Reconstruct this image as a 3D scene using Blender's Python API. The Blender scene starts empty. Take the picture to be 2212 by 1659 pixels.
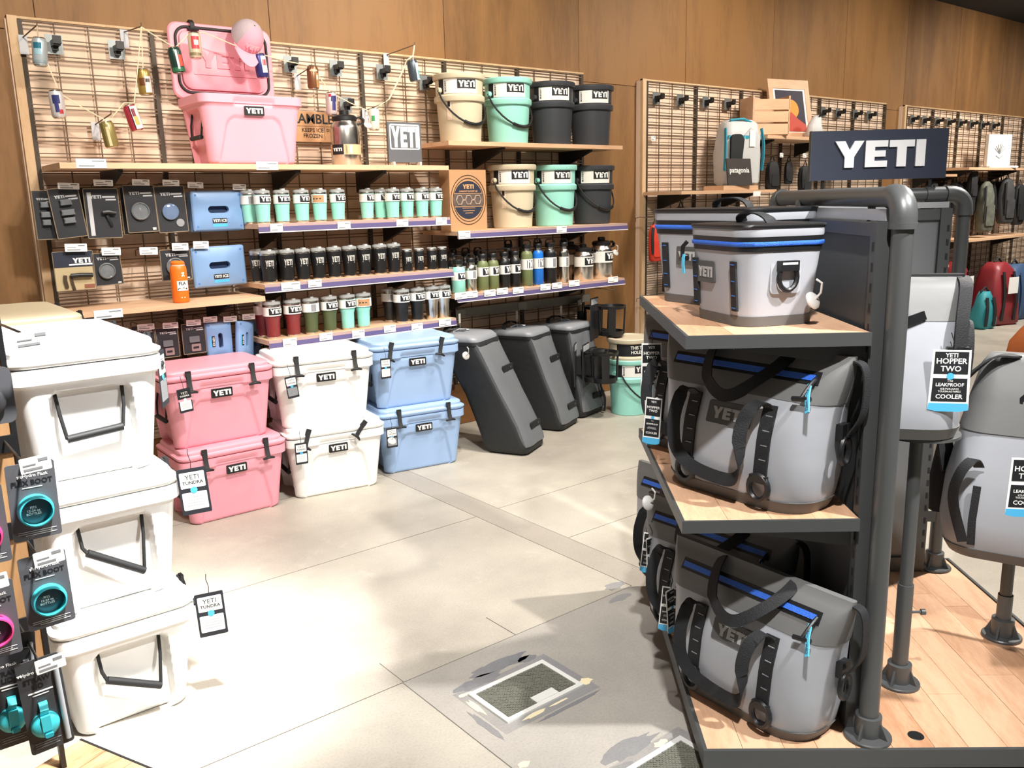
import bpy, bmesh, math, random
from mathutils import Vector, Matrix
random.seed(7)
S = bpy.context.scene
COL = S.collection
PI = math.pi
R = math.radians

# ------------------------------------------------------------------ camera
def _n(v):
    v = Vector(v); v.normalize(); return v
FPX, CX, CY = 1850.0, 1106.0, 829.5
_up = _n((-.0242*8680, 8680, 1850))
_xd = Vector((2358, 451.5, -1850)); _xd = _n(_xd - _up*_xd.dot(_up))
_yd = _up.cross(_xd)
ROT = Matrix((_xd, _yd, _up))              # world = ROT @ camera
CAM = Vector((-.9072, -4.8108, 1.54))
cd = bpy.data.cameras.new('camera'); cam = bpy.data.objects.new('camera', cd); COL.objects.link(cam)
cam.matrix_world = Matrix.Translation(CAM) @ ROT.to_4x4()
cd.sensor_fit = 'HORIZONTAL'; cd.sensor_width = 36; cd.lens = FPX/2212*36; cd.clip_start = .05
S.camera = cam

def at(u, v, y=None, z=None, x=None):
    """world point seen at a photo position on a given plane of the room"""
    d = ROT @ Vector((u-CX, -(v-CY), -FPX))
    if y is not None: t = (y-CAM.y)/d.y
    elif z is not None: t = (z-CAM.z)/d.z
    else: t = (x-CAM.x)/d.x
    return CAM + d*t

# ------------------------------------------------------------------ light
W = bpy.data.worlds.new('room_fill'); S.world = W; W.use_nodes = True
W.node_tree.nodes['Background'].inputs[0].default_value = (1.0, .93, .85, 1)
W.node_tree.nodes['Background'].inputs[1].default_value = .20
S.view_settings.view_transform = 'Standard'; S.view_settings.look = 'None'
S.view_settings.exposure = 0.0; S.view_settings.gamma = 1.0
S.view_settings.use_curve_mapping = False

def spot(name, loc, tgt, power, angle=60, blend=.4, size=.06, col=(1, .87, .72)):
    l = bpy.data.lights.new(name, 'SPOT'); l.energy = power; l.spot_size = R(angle); l.spot_blend = blend
    l.shadow_soft_size = size; l.color = col
    o = bpy.data.objects.new(name, l); COL.objects.link(o); o.location = loc
    o.rotation_euler = (Vector(tgt)-Vector(loc)).to_track_quat('-Z', 'Y').to_euler()
    return o
WARM = (1, .90, .78); NEUT = (1, .96, .90)
for x, p, tz in ((-.3, 210, 1.9), (2.35, 360, 1.8), (5.0, 300, 1.9), (7.4, 230, 1.9), (9.8, 290, 1.8), (12.2, 150, 1.8)):
    spot('track_and_fill_spot', (x, -1.85, 3.45), (x+.2, 0, tz), p, 118, 1.0, .22, WARM)
spot('track_and_fill_spot', (1.1, -3.1, 3.45), (1.2, 0, 1.75), 330, 60, 1.0, .12, WARM)  # added frontal fill for the open pink cooler and the wall behind
spot('track_and_fill_spot', (3.0, -2.5, 3.45), (2.8, -.85, .2), 330, 62, .9, .07, (1, .95, .88))  # extra lamp, added to brighten the dry bags and floor before them
spot('track_and_fill_spot', (-.05, -3.45, 3.45), (-.46, -2.15, .65), 1500, 40, .9, .08, (1, .98, .95))
spot('track_and_fill_spot', (.75, -2.9, 3.45), (.9, -1.0, .1), 430, 85, 1.0, .08, (1, .965, .92))
spot('track_and_fill_spot', (1.45, -5.15, 3.45), (.95, -3.1, .6), 700, 56, .8, .06, (1, .98, .96))
spot('track_and_fill_spot', (-.35, -4.6, 3.45), (1.0, -3.35, .9), 520, 46, .8, .06, (1, .98, .96))
spot('track_and_fill_spot', (.3, -5.3, 3.45), (2.1, -3.2, 1.75), 260, 28, .8, .06, (1, .98, .96))  # narrow lamp added only to lift the wordmark sign letters
spot('track_and_fill_spot', (4.3, -3.75, 3.45), (2.2, -3.8, .2), 1150, 70, .9, .07, (1, .94, .87))
spot('track_and_fill_spot', (6.0, -2.2, 3.45), (6.4, -1.9, 0), 500, 100, 1.0, .1, NEUT)
spot('track_and_fill_spot', (9.5, -2.0, 3.45), (9.9, -1.2, .2), 420, 90, 1.0, .1, NEUT)

# ------------------------------------------------------------------ materials
def lin(c):
    if isinstance(c, str):
        c = [int(c[i:i+2], 16)/255 for i in (0, 2, 4)]
    return tuple((x/12.92 if x <= .04045 else ((x+.055)/1.055)**2.4) for x in c)
MATS = {}
def mat(name, col='888888', rough=.5, metal=0, var=.06, scale=6, spec=.5, alpha=1, trans=0, bump=0, bscale=60, emit=0, stretch=(1, 1, 1), coat=0):
    if name in MATS: return MATS[name]
    m = bpy.data.materials.new(name); m.use_nodes = True; nt = m.node_tree; N = nt.nodes; L = nt.links
    b = N['Principled BSDF']; c = lin(col)
    b.inputs['Roughness'].default_value = rough; b.inputs['Metallic'].default_value = metal
    b.inputs['Specular IOR Level'].default_value = spec
    b.inputs['Transmission Weight'].default_value = trans
    b.inputs['Alpha'].default_value = alpha
    b.inputs['Coat Weight'].default_value = coat
    tc = N.new('ShaderNodeTexCoord'); mp = N.new('ShaderNodeMapping'); mp.inputs['Scale'].default_value = stretch
    L.new(tc.outputs['Object'], mp.inputs[0])
    nz = N.new('ShaderNodeTexNoise'); nz.inputs['Scale'].default_value = scale; nz.inputs['Detail'].default_value = 3
    L.new(mp.outputs[0], nz.inputs['Vector'])
    mx = N.new('ShaderNodeMix'); mx.data_type = 'RGBA'
    mx.inputs[6].default_value = tuple(x*(1-var) for x in c)+(1,)
    mx.inputs[7].default_value = tuple(min(1, x*(1+var)) for x in c)+(1,)
    L.new(nz.outputs[0], mx.inputs[0]); L.new(mx.outputs[2], b.inputs['Base Color'])
    if bump:
        n2 = N.new('ShaderNodeTexNoise'); n2.inputs['Scale'].default_value = bscale; L.new(mp.outputs[0], n2.inputs['Vector'])
        bp = N.new('ShaderNodeBump'); bp.inputs['Strength'].default_value = bump; bp.inputs['Distance'].default_value = .005
        L.new(n2.outputs[0], bp.inputs['Height']); L.new(bp.outputs[0], b.inputs['Normal'])
    MATS[name] = m; return m

def wood(name, c1, c2, axis='x', scale=3.0, rough=.5, knots=False):
    """grain running along one axis"""
    if name in MATS: return MATS[name]
    m = bpy.data.materials.new(name); m.use_nodes = True; nt = m.node_tree; N = nt.nodes; L = nt.links
    b = N['Principled BSDF']; b.inputs['Roughness'].default_value = rough
    tc = N.new('ShaderNodeTexCoord'); mp = N.new('ShaderNodeMapping')
    s = {'x': (.16, 1, 1), 'y': (1, .16, 1), 'z': (1, 1, .16)}[axis]
    mp.inputs['Scale'].default_value = [k*scale for k in s]
    L.new(tc.outputs['Object'], mp.inputs[0])
    nz = N.new('ShaderNodeTexNoise'); nz.inputs['Scale'].default_value = 3.2; nz.inputs['Detail'].default_value = 5
    nz.inputs['Distortion'].default_value = 1.1
    L.new(mp.outputs[0], nz.inputs['Vector'])
    n3 = N.new('ShaderNodeTexNoise'); n3.inputs['Scale'].default_value = 40; n3.inputs['Detail'].default_value = 2
    L.new(mp.outputs[0], n3.inputs['Vector'])
    ad = N.new('ShaderNodeMath'); ad.operation = 'MULTIPLY_ADD'; ad.inputs[1].default_value = .35
    L.new(n3.outputs[0], ad.inputs[0]); L.new(nz.outputs[0], ad.inputs[2])
    oi = N.new('ShaderNodeObjectInfo')
    ad2 = N.new('ShaderNodeMath'); ad2.operation = 'MULTIPLY_ADD'; ad2.inputs[1].default_value = .28
    L.new(oi.outputs['Random'], ad2.inputs[0]); L.new(ad.outputs[0], ad2.inputs[2])
    cr = N.new('ShaderNodeValToRGB'); cr.color_ramp.elements[0].position = .48; cr.color_ramp.elements[1].position = 1.05
    cr.color_ramp.elements[0].color = lin(c1)+(1,); cr.color_ramp.elements[1].color = lin(c2)+(1,)
    L.new(ad2.outputs[0], cr.inputs[0]); L.new(cr.outputs[0], b.inputs['Base Color'])
    MATS[name] = m; return m

def concrete(name, c1, c2, c3):
    if name in MATS: return MATS[name]
    m = bpy.data.materials.new(name); m.use_nodes = True; nt = m.node_tree; N = nt.nodes; L = nt.links
    b = N['Principled BSDF']; b.inputs['Roughness'].default_value = .42; b.inputs['Specular IOR Level'].default_value = .35
    tc = N.new('ShaderNodeTexCoord')
    n1 = N.new('ShaderNodeTexNoise'); n1.inputs['Scale'].default_value = 1.3; n1.inputs['Detail'].default_value = 8; n1.inputs['Roughness'].default_value = .6
    n2 = N.new('ShaderNodeTexNoise'); n2.inputs['Scale'].default_value = 130; n2.inputs['Detail'].default_value = 4
    n3 = N.new('ShaderNodeTexNoise'); n3.inputs['Scale'].default_value = 6; n3.inputs['Detail'].default_value = 6; n3.inputs['Roughness'].default_value = .7
    for n in (n1, n2, n3): L.new(tc.outputs['Object'], n.inputs['Vector'])
    cr = N.new('ShaderNodeValToRGB'); e = cr.color_ramp.elements
    e[0].position = .33; e[0].color = lin(c1)+(1,); e[1].position = .68; e[1].color = lin(c2)+(1,)
    L.new(n1.outputs[0], cr.inputs[0])
    mx = N.new('ShaderNodeMix'); mx.data_type = 'RGBA'; mx.blend_type = 'MULTIPLY'; mx.inputs[0].default_value = .28
    c4 = N.new('ShaderNodeValToRGB'); c4.color_ramp.elements[0].position = .3; c4.color_ramp.elements[0].color = (.55, .55, .55, 1); c4.color_ramp.elements[1].position = .55
    L.new(n2.outputs[0], c4.inputs[0]); L.new(cr.outputs[0], mx.inputs[6]); L.new(c4.outputs[0], mx.inputs[7])
    m2 = N.new('ShaderNodeMix'); m2.data_type = 'RGBA'; m2.inputs[7].default_value = lin(c3)+(1,)
    c5 = N.new('ShaderNodeValToRGB'); c5.color_ramp.elements[0].position = .58; c5.color_ramp.elements[1].position = .78
    c5.color_ramp.elements[1].color = (.6, .6, .6, 1)
    L.new(n3.outputs[0], c5.inputs[0]); L.new(c5.outputs[0], m2.inputs[0]); L.new(mx.outputs[2], m2.inputs[6])
    L.new(m2.outputs[2], b.inputs['Base Color'])
    bp = N.new('ShaderNodeBump'); bp.inputs['Strength'].default_value = .12; bp.inputs['Distance'].default_value = .004
    L.new(n2.outputs[0], bp.inputs['Height']); L.new(bp.outputs[0], b.inputs['Normal'])
    MATS[name] = m; return m

BLACK = mat('black_plastic', '17181a', .42)
RUBBER = mat('black_rubber', '1d1e20', .6)
WEB = mat('black_webbing', '1a1b1e', .75, bump=.4, bscale=300)
WHITE = mat('white_print', 'f0f0ec', .6)
PAPER = mat('white_paper', 'f2f2ef', .7, var=.03)
INK = mat('black_print', '15161a', .6)
NAVY = mat('navy_print', '23293a', .6)
STEEL = mat('brushed_steel', 'd6d3cd', .24, 1, var=.05, scale=30, stretch=(1, 1, .1))
CLEAR = mat('clear_plastic', 'dfe4e6', .12, 0, trans=.75)
GREYSTEEL = mat('charcoal_painted_steel', '484a4a', .45, .15)
DARKWIRE = mat('bronze_wire', '6f5c48', .55, .1)
GREYPRINT = mat('grey_print', '8b8d90', .6)
BLUEPRINT = mat('light_blue_print', '4fb0e0', .5)
KRAFT = mat('kraft_card', 'b58a63', .8, bump=.1)

# ------------------------------------------------------------------ mesh tools
class MB:
    def __init__(s): s.v = []; s.f = []
    def add(s, vs, fs):
        n = len(s.v); s.v += [tuple(p) for p in vs]; s.f += [tuple(i+n for i in q) for q in fs]; return s
    def box(s, x0, x1, y0, y1, z0, z1):
        v = [(x, y, z) for z in (z0, z1) for y in (y0, y1) for x in (x0, x1)]
        return s.add(v, [(0, 2, 3, 1), (4, 5, 7, 6), (0, 1, 5, 4), (2, 6, 7, 3), (0, 4, 6, 2), (1, 3, 7, 5)])
    def loft(s, rings, cap0=True, cap1=True):
        k = len(rings[0]); vs = [p for r in rings for p in r]; fs = []
        for i in range(len(rings)-1):
            for j in range(k):
                a = i*k+j; b = i*k+(j+1) % k; fs.append((a, b, b+k, a+k))
        if cap0: fs.append(tuple(range(k-1, -1, -1)))
        if cap1: fs.append(tuple(range((len(rings)-1)*k, len(rings)*k)))
        return s.add(vs, fs)
    def lathe(s, prof, seg=24, cx=0, cy=0, cap=True):
        rings = [[(cx+r*math.cos(2*PI*j/seg), cy+r*math.sin(2*PI*j/seg), z) for j in range(seg)] for r, z in prof]
        return s.loft(rings, cap, cap)
    def tube(s, path, r, seg=8, closed=False, cap=True):
        P = [Vector(p) for p in path]; n = len(P); rings = []; prev = None
        for i in range(n):
            if closed: t = P[(i+1) % n]-P[i-1]
            else: t = P[min(i+1, n-1)]-P[max(i-1, 0)]
            t.normalize()
            if prev is None:
                a = Vector((0, 0, 1)) if abs(t.z) < .9 else Vector((1, 0, 0)); u = t.cross(a).normalized()
            else:
                u = prev-t*prev.dot(t)
                u = u.normalized() if u.length > 1e-6 else t.orthogonal().normalized()
            prev = u; w = t.cross(u); rr = r[i] if isinstance(r, (list, tuple)) else r
            rings.append([P[i]+(u*math.cos(2*PI*j/seg)+w*math.sin(2*PI*j/seg))*rr for j in range(seg)])
        if closed: rings.append(rings[0]); return s.loft(rings, False, False)
        return s.loft(rings, cap, cap)
    def ribbon(s, path, w, t, side=(1, 0, 0), closed=False):
        """flat strap: width along side, thickness along the path normal"""
        P = [Vector(p) for p in path]; n = len(P); rings = []
        for i in range(n):
            tg = (P[(i+1) % n]-P[i-1]) if closed else P[min(i+1, n-1)]-P[max(i-1, 0)]
            tg.normalize(); sd = Vector(side(i/(n-1)) if callable(side) else side); sd = (sd-tg*sd.dot(tg))
            sd = sd.normalized() if sd.length > 1e-5 else tg.orthogonal().normalized()
            nm = tg.cross(sd)
            rings.append([P[i]+sd*(w/2*a)+nm*(t/2*b) for a, b in ((-1, -1), (1, -1), (1, 1), (-1, 1))])
        if closed: rings.append(rings[0]); return s.loft(rings, False, False)
        return s.loft(rings)
    def prism(s, poly, a, b, axis='y'):
        """polygon in the two other axes, extruded a..b along axis"""
        f = {'y': lambda p, h: (p[0], h, p[1]), 'z': lambda p, h: (p[0], p[1], h), 'x': lambda p, h: (h, p[0], p[1])}[axis]
        k = len(poly); vs = [f(p, a) for p in poly]+[f(p, b) for p in poly]
        fs = [tuple(range(k)), tuple(range(2*k-1, k-1, -1))]+[(i, (i+1) % k, (i+1) % k+k, i+k) for i in range(k)]
        return s.add(vs, fs)
    def xf(s, M, start=0):
        s.v = s.v[:start]+[tuple(M @ Vector(p)) for p in s.v[start:]]; return s
    def map(s, fn, start=0):
        s.v = s.v[:start]+[tuple(fn(*p)) for p in s.v[start:]]; return s

def cr(P, n=5):
    """smooth a path (Catmull-Rom)"""
    P = [Vector(p) for p in P]; out = []
    for i in range(len(P)-1):
        a, b, c, d = P[max(i-1, 0)], P[i], P[i+1], P[min(i+2, len(P)-1)]
        for k in range(n):
            t = k/n; out.append(.5*((2*b)+(c-a)*t+(2*a-5*b+4*c-d)*t*t+(3*b-a-3*c+d)*t**3))
    return out+[P[-1]]
def rrect(hx, hy, r, z, cx=0, cy=0, k=5):
    r = min(r, hx*.999, hy*.999); pts = []
    for qx, qy, a0 in ((1, -1, -90), (1, 1, 0), (-1, 1, 90), (-1, -1, 180)):
        for i in range(k+1):
            a = R(a0+90*i/k); pts.append((cx+qx*(hx-r)+r*math.cos(a), cy+qy*(hy-r)+r*math.sin(a), z))
    return pts
def rpoly(hx, hz, r, k=4, cx=0, cz=0):
    return [(p[0], p[1]) for p in rrect(hx, hz, r, 0, cx, cz, k)]

def mesh(mb, m, name='mesh', ang=38, recalc=True):
    me = bpy.data.meshes.new(name); me.from_pydata(mb.v, [], mb.f)
    if recalc:
        bm = bmesh.new(); bm.from_mesh(me); bmesh.ops.recalc_face_normals(bm, faces=bm.faces); bm.to_mesh(me); bm.free()
    me.polygons.foreach_set('use_smooth', [True]*len(me.polygons)); me.set_sharp_from_angle(angle=R(ang))
    me.materials.append(m); return me
def obj(name, mb, m, parent=None, loc=None, rot=None, ang=38):
    me = mb if isinstance(mb, bpy.types.Mesh) else mesh(mb, m, name, ang)
    o = bpy.data.objects.new(name, me); COL.objects.link(o); o.parent = parent
    if loc: o.location = loc
    if rot: o.rotation_euler = rot
    return o
def tag(o, label, cat, group=None, kind=None):
    if label: o['label'] = label
    if cat: o['category'] = cat
    if group: o['group'] = group
    if kind: o['kind'] = kind
    return o
def thing(name, label, cat, loc=(0, 0, 0), rz=0, group=None, tilt=0, roll=0):
    o = bpy.data.objects.new(name, None); COL.objects.link(o); o.location = loc; o.empty_display_size = .05
    o.rotation_euler = (tilt, roll, rz); return tag(o, label, cat, group)
def dup(root, loc, rz=None, label=None, group=None):
    def cp(o, par):
        c = o.copy(); COL.objects.link(c); c.parent = par
        for ch in list(o.children): cp(ch, c)
        return c
    r = cp(root, None); r.location = loc
    if rz is not None: r.rotation_euler = (root.rotation_euler[0], root.rotation_euler[1], rz)
    if label: r['label'] = label
    if group: r['group'] = group
    return r
def struct(name, mb, m, parent=None, ang=38):
    o = obj(name, mb, m, parent, ang=ang)
    if parent is None: o['kind'] = 'structure'
    return o
CACHE = {}
def cached(key, fn):
    if key not in CACHE: CACHE[key] = fn()
    return CACHE[key]
ORD = ['first', 'second', 'third', 'fourth', 'fifth', 'sixth', 'seventh', 'eighth', 'ninth', 'tenth', 'eleventh', 'twelfth']

# bold block wordmark, each letter a polygon (unit height)
def _letters():
    Yp = [(0, 1), (.36, 1), (.53, .66), (.70, 1), (1.04, 1), (.70, .40), (.70, 0), (.36, 0), (.36, .40)]
    Ep = [(0, 0), (0, 1), (.80, 1), (.80, .76), (.34, .76), (.34, .62), (.73, .62), (.73, .39), (.34, .39), (.34, .24), (.80, .24), (.80, 0)]
    Tp = [(0, 1), (.90, 1), (.90, .74), (.62, .74), (.62, 0), (.28, 0), (.28, .74), (0, .74)]
    Ip = [(0, 0), (0, 1), (.34, 1), (.34, 0)]
    out = []; x = 0
    for p, w in ((Yp, 1.04), (Ep, .80), (Tp, .90), (Ip, .34)):
        out.append([(a+x, b) for a, b in p]); x += w+.06
    W_ = x-.06
    return [[((a-W_/2)/W_, (b-.5)/W_) for a, b in p] for p in out]
LET = _letters()            # width 1, centred, height about .31
def wordmark(w, d=.001, fn=None):
    """wordmark in x,z facing -y; fn maps (x, y, z) onto a curved surface"""
    mb = MB()
    for p in LET: mb.prism([(a*w, b*w) for a, b in p], -d, 0, 'y')
    if fn: mb.map(fn)
    return mb
def text_mb(txt, size, fn=None, bold=.0, align='CENTER'):
    key = ('txt', txt, size, bold, align)
    if key not in CACHE:
        cu = bpy.data.curves.new('t', 'FONT'); cu.body = txt; cu.size = size; cu.align_x = align; cu.align_y = 'CENTER'
        cu.resolution_u = 2; cu.offset = bold*size
        ob = bpy.data.objects.new('t', cu); me = bpy.data.meshes.new_from_object(ob)
        CACHE[key] = ([(v.co.x, 0, v.co.y) for v in me.vertices], [tuple(p.vertices) for p in me.polygons])
        bpy.data.objects.remove(ob); bpy.data.curves.remove(cu); bpy.data.meshes.remove(me)
    mb = MB(); mb.add(*CACHE[key])
    if fn: mb.map(fn)
    return mb
def shift(dx=0, dy=0, dz=0): return lambda x, y, z: (x+dx, y+dy, z+dz)
def wrap(r, z0=0, a0=-PI/2):
    """wrap x,z drawing around a z cylinder of radius r, centred on angle a0"""
    return lambda x, y, z: ((r-y)*math.cos(a0+x/r), (r-y)*math.sin(a0+x/r), z+z0)
def patch(r, a0, a1, z0, z1, t=.001, seg=10, r1=None):
    """thin curved label on a cylinder or cone"""
    r1 = r if r1 is None else r1; mb = MB(); rings = []
    for i in range(seg+1):
        a = a0+(a1-a0)*i/seg; c, s_ = math.cos(a), math.sin(a)
        rings.append([(r*c, r*s_, z0), ((r+t)*c, (r+t)*s_, z0), ((r1+t)*c, (r1+t)*s_, z1), (r1*c, r1*s_, z1)])
    return mb.loft(rings)
def sstep(a, b, x):
    t = max(0, min(1, (x-a)/(b-a))); return t*t*(3-2*t)
def sdrr(x, y, hx, hy, r):
    dx, dy = abs(x)-hx+r, abs(y)-hy+r
    return math.hypot(max(dx, 0), max(dy, 0))+min(max(dx, dy), 0)-r
# ================================================================== the room
CONC = concrete('polished_concrete', 'a29b90', 'c3bcae', 'd0c8b9')
CONC2 = concrete('grey_concrete_patch', '9b9790', 'b7b1a8', '8f8d8c')
CONC3 = concrete('dark_concrete_band', '9d968c', 'b1a99d', '8a8680')
PLY = wood('stained_plywood', '6a4a2a', '8e673c', 'z', 1.5, .6)
PALE = wood('pale_plywood', 'e0c4aa', 'ebd4bf', 'z', .8, .65)
FRAME = wood('pale_frame_wood', 'bf9b74', 'd6b993', 'z', 3.0, .6)
BOARD = wood('maple_shelf_board', 'cca07c', 'dcb896', 'x', 3.0, .5)
PLANK = wood('oak_plank', 'a87a4e', 'dcb285', 'x', 5.0, .45)
JOINT = mat('floor_joint', '6f6a62', .8)
GLUE = mat('old_adhesive', 'e6d9b4', .8)

fl = struct('floor', MB().box(-4, 17, -9, .12, -.1, 0), CONC)
def floorbit(name, x0, x1, y0, y1, m, h=.0006): return obj(name, MB().box(x0, x1, y0, y1, -.002, h), m, fl)
floorbit('concrete_band', 1.475, 1.625, -4.5, -.1, CONC3)
floorbit('concrete_patch', .3875, 1.475, -4.2, -2.578, CONC2)
WORN = concrete('worn_concrete', '7f8186', 'a6a19a', '6d7078'); STAIN = concrete('stained_concrete', '6c6f78', '94928f', '57555a')
floorbit('concrete_patch', .47, .855, -3.02, -2.745, WORN, .0010)
floorbit('concrete_patch', .50, .88, -3.60, -3.325, WORN, .0010)
for a in ((-.6, 1.475, -2.578, -2.5755), (.385, .3875, -4.2, -2.58), (.865, .8675, -2.575, -2.40), (.39, .392, -2.575, -2.42), (-.6, 1.475, -1.52, -1.5182),
          (1.625, 3.6, -1.50, -1.4985), (1.4735, 1.475, -2.575, -.2), (1.625, 1.6268, -2.575, -.2), (-.6, .385, -3.30, -3.2982), (1.625, 3.2, -2.03, -2.0285), (-.6, 1.475, -.60, -.5985)):
    floorbit('joint_line', *a, JOINT, .0012)
rg = random.Random(3)
def blob(cx, cy, rx, ry, m, n=12):
    P = [(cx+rx*math.cos(2*PI*i/n)*rg.uniform(.55, 1.15), cy+ry*math.sin(2*PI*i/n)*rg.uniform(.55, 1.15)) for i in range(n)]
    return obj('adhesive_residue', MB().prism(P, -.001, .0016, 'z'), m, fl)
for a in ((.845, -2.965, .03, .02), (.60, -2.999, .05, .010), (.485, -2.85, .012, .05), (.50, -2.77, .03, .010), (.42, -3.16, .022, .015), (.78, -3.345, .03, .014), (.70, -2.998, .04, .006)):
    blob(*a, GLUE)
def stain(cx, cy, rx, ry, m, n=22):
    P = [(cx+rx*math.cos(2*PI*i/n)*rg.uniform(.7, 1.15), cy+ry*math.sin(2*PI*i/n)*rg.uniform(.7, 1.15)) for i in range(n)]
    return obj('floor_stain', MB().prism(P, -.001, .0013, 'z'), m, fl)
for a in ((.70, -2.70, .12, .035, STAIN), (.58, -2.74, .10, .03, STAIN), (.79, -2.73, .04, .02, STAIN), (.70, -3.30, .11, .035, STAIN), (.60, -3.35, .06, .02, STAIN), (.45, -2.95, .012, .09, STAIN), (.72, -3.035, .14, .008, STAIN), (1.42, -2.53, .05, .03, WORN), (1.36, -2.62, .06, .02, WORN)): stain(*a)
def floor_box(name, label, x0, x1, y0, y1):
    t = thing(name, label, 'floor box', ((x0+x1)/2, (y0+y1)/2, .0006), 0, 'metal floor boxes'); hx, hy = (x1-x0)/2, (y1-y0)/2; w = .017
    fr = MB()
    for a in ((-hx, hx, -hy, -hy+w), (-hx, hx, hy-w, hy), (-hx, -hx+w, -hy+w, hy-w), (hx-w, hx, -hy+w, hy-w)): fr.box(*a, 0, .007)
    obj('frame', fr, mat('brushed_aluminium', 'e2e2de', .4, .1), t)
    cp = MB(); nx, ny = 44, 28
    for i in range(nx):
        for j in range(ny):
            if (i+j) % 2: continue
            cx, cy = -hx+w+(i+.5)*(2*hx-2*w)/nx, -hy+w+(j+.5)*(2*hy-2*w)/ny
            cp.box(cx-.0034, cx+.0034, cy-.003, cy+.003, .002, .0045+.002*rg.random())
    cp.box(-hx+w, hx-w, -hy+w, hy-w, 0, .004)
    obj('carpet_insert', cp, mat('grey_green_carpet', '6a6a5f', .95, var=.4, scale=260), t)['kind'] = 'stuff'
    obj('flap', MB().box(-.025, .065, -hy+w, -hy+.052, .004, .009), MATS['brushed_aluminium'], t)
    return t
floor_box('floor_box', 'metal floor box with carpet insert in the open middle of the floor', .505, .82, -2.982, -2.778)
floor_box('floor_box', 'metal floor box half hidden beside the wooden display platform corner', .535, .845, -3.565, -3.362)

# plywood back wall
wb = struct('wall_back', MB().box(-4, 17, .075, .12, 0, 3.585), mat('wall_core', '3b2a1a', .8))
PW = 1.2
def panel(x0, x1, z0, z1):
    o = obj('plywood_panel', cached(('ply', round(x1-x0, 3), round(z1-z0, 3)), lambda: mesh(MB().box(0, x1-x0-.004, -.014, 0, 0, z1-z0-.004), PLY)), None, wb, (x0+.002, .075, z0+.002)); return o
for i in range(-3, 14):
    x = .09+i*PW
    if i >= 13: break
    panel(x, x+PW, 0, 2.40); panel(x, x+PW, 2.40, 3.585)
ce = struct('ceiling', MB().box(-4, 17, -9, .12, 3.585, 3.7), mat('dark_ceiling', '2c2d30', .9))
wr = struct('wall_right', MB().box(15.9, 16, -9, .06, 0, 3.585), mat('dim_wall', '6b6660', .8))

# ================================================================== grid wall bays
def bay(x0, n, label, zb=.30, zt=2.44):
    t = thing('grid_wall', label, 'wall fixture', (x0, 0, zb), 0, 'wire grid wall bays'); w = n*.61; h = zt-zb
    obj('backing_board', MB().box(-.05, w+.02, .024, .060, 0, h), PALE, t)
    obj('base_board', MB().box(-.05, w+.05, .03, .060, -zb+.002, -.002), wood('dark_base_wood', '6d4526', '8f6238', 'x', 2), t)
    obj('side_post', MB().box(-.045, -.003, -.006, .0235, 0, h+.012), FRAME, t)
    obj('top_rail', MB().box(-.045, w+.02, .002, .045, h+.001, h+.012), FRAME, t)
    pm = cached(('wirepanel', round(h, 2)), lambda: mesh(wires(h), DARKWIRE, 'wire_panel', recalc=False))
    um = cached(('upright', round(h, 2)), lambda: mesh(MB().box(-.011, .011, -.006, .016, 0, h-.004), mat('bronze_upright', '463d33', .5, .3)))
    for i in range(n): obj('wire_panel', pm, None, t, (i*.61, 0, 0))
    for i in range(0, n+1): obj('upright', um, None, t, (i*.61+(0.0 if i else .006), 0, 0))
    return t
def wires(h):
    mb = MB(); r = .0027
    for i in range(1, 4): mb.box(.1525*i-r, .1525*i+r, -.003, .003, 0, h)
    z = h-.004; k = 0
    while z > .02:
        for dz in (0, .018): mb.box(.011, .599, -.0085, -.0035, z-dz-2*r, z-dz)
        z -= .0762
    return mb
bay(0, 6, 'wire grid wall carrying drinkware shelves, buckets and a string of cans')
bay(4.355, 6, 'wire grid wall with travel bag, wooden crate and hanging black bags')
bay(8.46, 6, 'far wire grid wall beside the hanging camouflage jackets and red duffels')

# square bracket plates with a black socket, left empty along the top of the grids
def plate(loc, label, group):
    t = thing('bracket_plate', label, 'bracket', loc, 0, group)
    obj('plate', cached('bplate', lambda: mesh(MB().box(-.038, .038, -.012, -.0087, -.045, .045), mat('zinc_plate', '8f9698', .45, .7))), None, t)
    obj('socket', cached('bsock', lambda: mesh(MB().box(-.016, .016, -.075, -.012, -.012, .016).box(-.018, .018, -.085, -.070, -.006, .03).box(-.012, .012, -.04, -.012, -.03, -.01), BLACK)), None, t)
    return t
for i, (x, z) in enumerate(((.143, 2.335), (.428, 2.335), (1.363, 2.335), (1.65, 2.335), (1.965, 2.335), (2.273, 2.29), (1.703, 2.13))):
    w_ = ['behind the light blue beer can', 'left of the pink cooler lid', 'right of the pink cooler lid', 'right of the bronze can', 'left of the topmost dangling can', 'left of the tan bucket rim', 'behind the white and blue can above the steel jug'][i]
    plate((x, 0, z), 'small grey square wall bracket '+w_, 'empty bracket plates')
for i, x in enumerate((4.456, 4.746, 5.069, 5.36, 5.673, 6.836, 7.097, 7.412, 7.678)):
    plate((x, 0, 2.312), ORD[i]+' small square bracket from the left on the middle wire grid', 'empty bracket plates')
for i, x in enumerate((8.569, 8.838, 9.139, 9.418, 9.707, 9.994, 10.292, 10.586)):
    plate((x, 0, 2.31), ORD[i]+' small square bracket from the left on the far wire grid', 'empty bracket plates')

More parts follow.
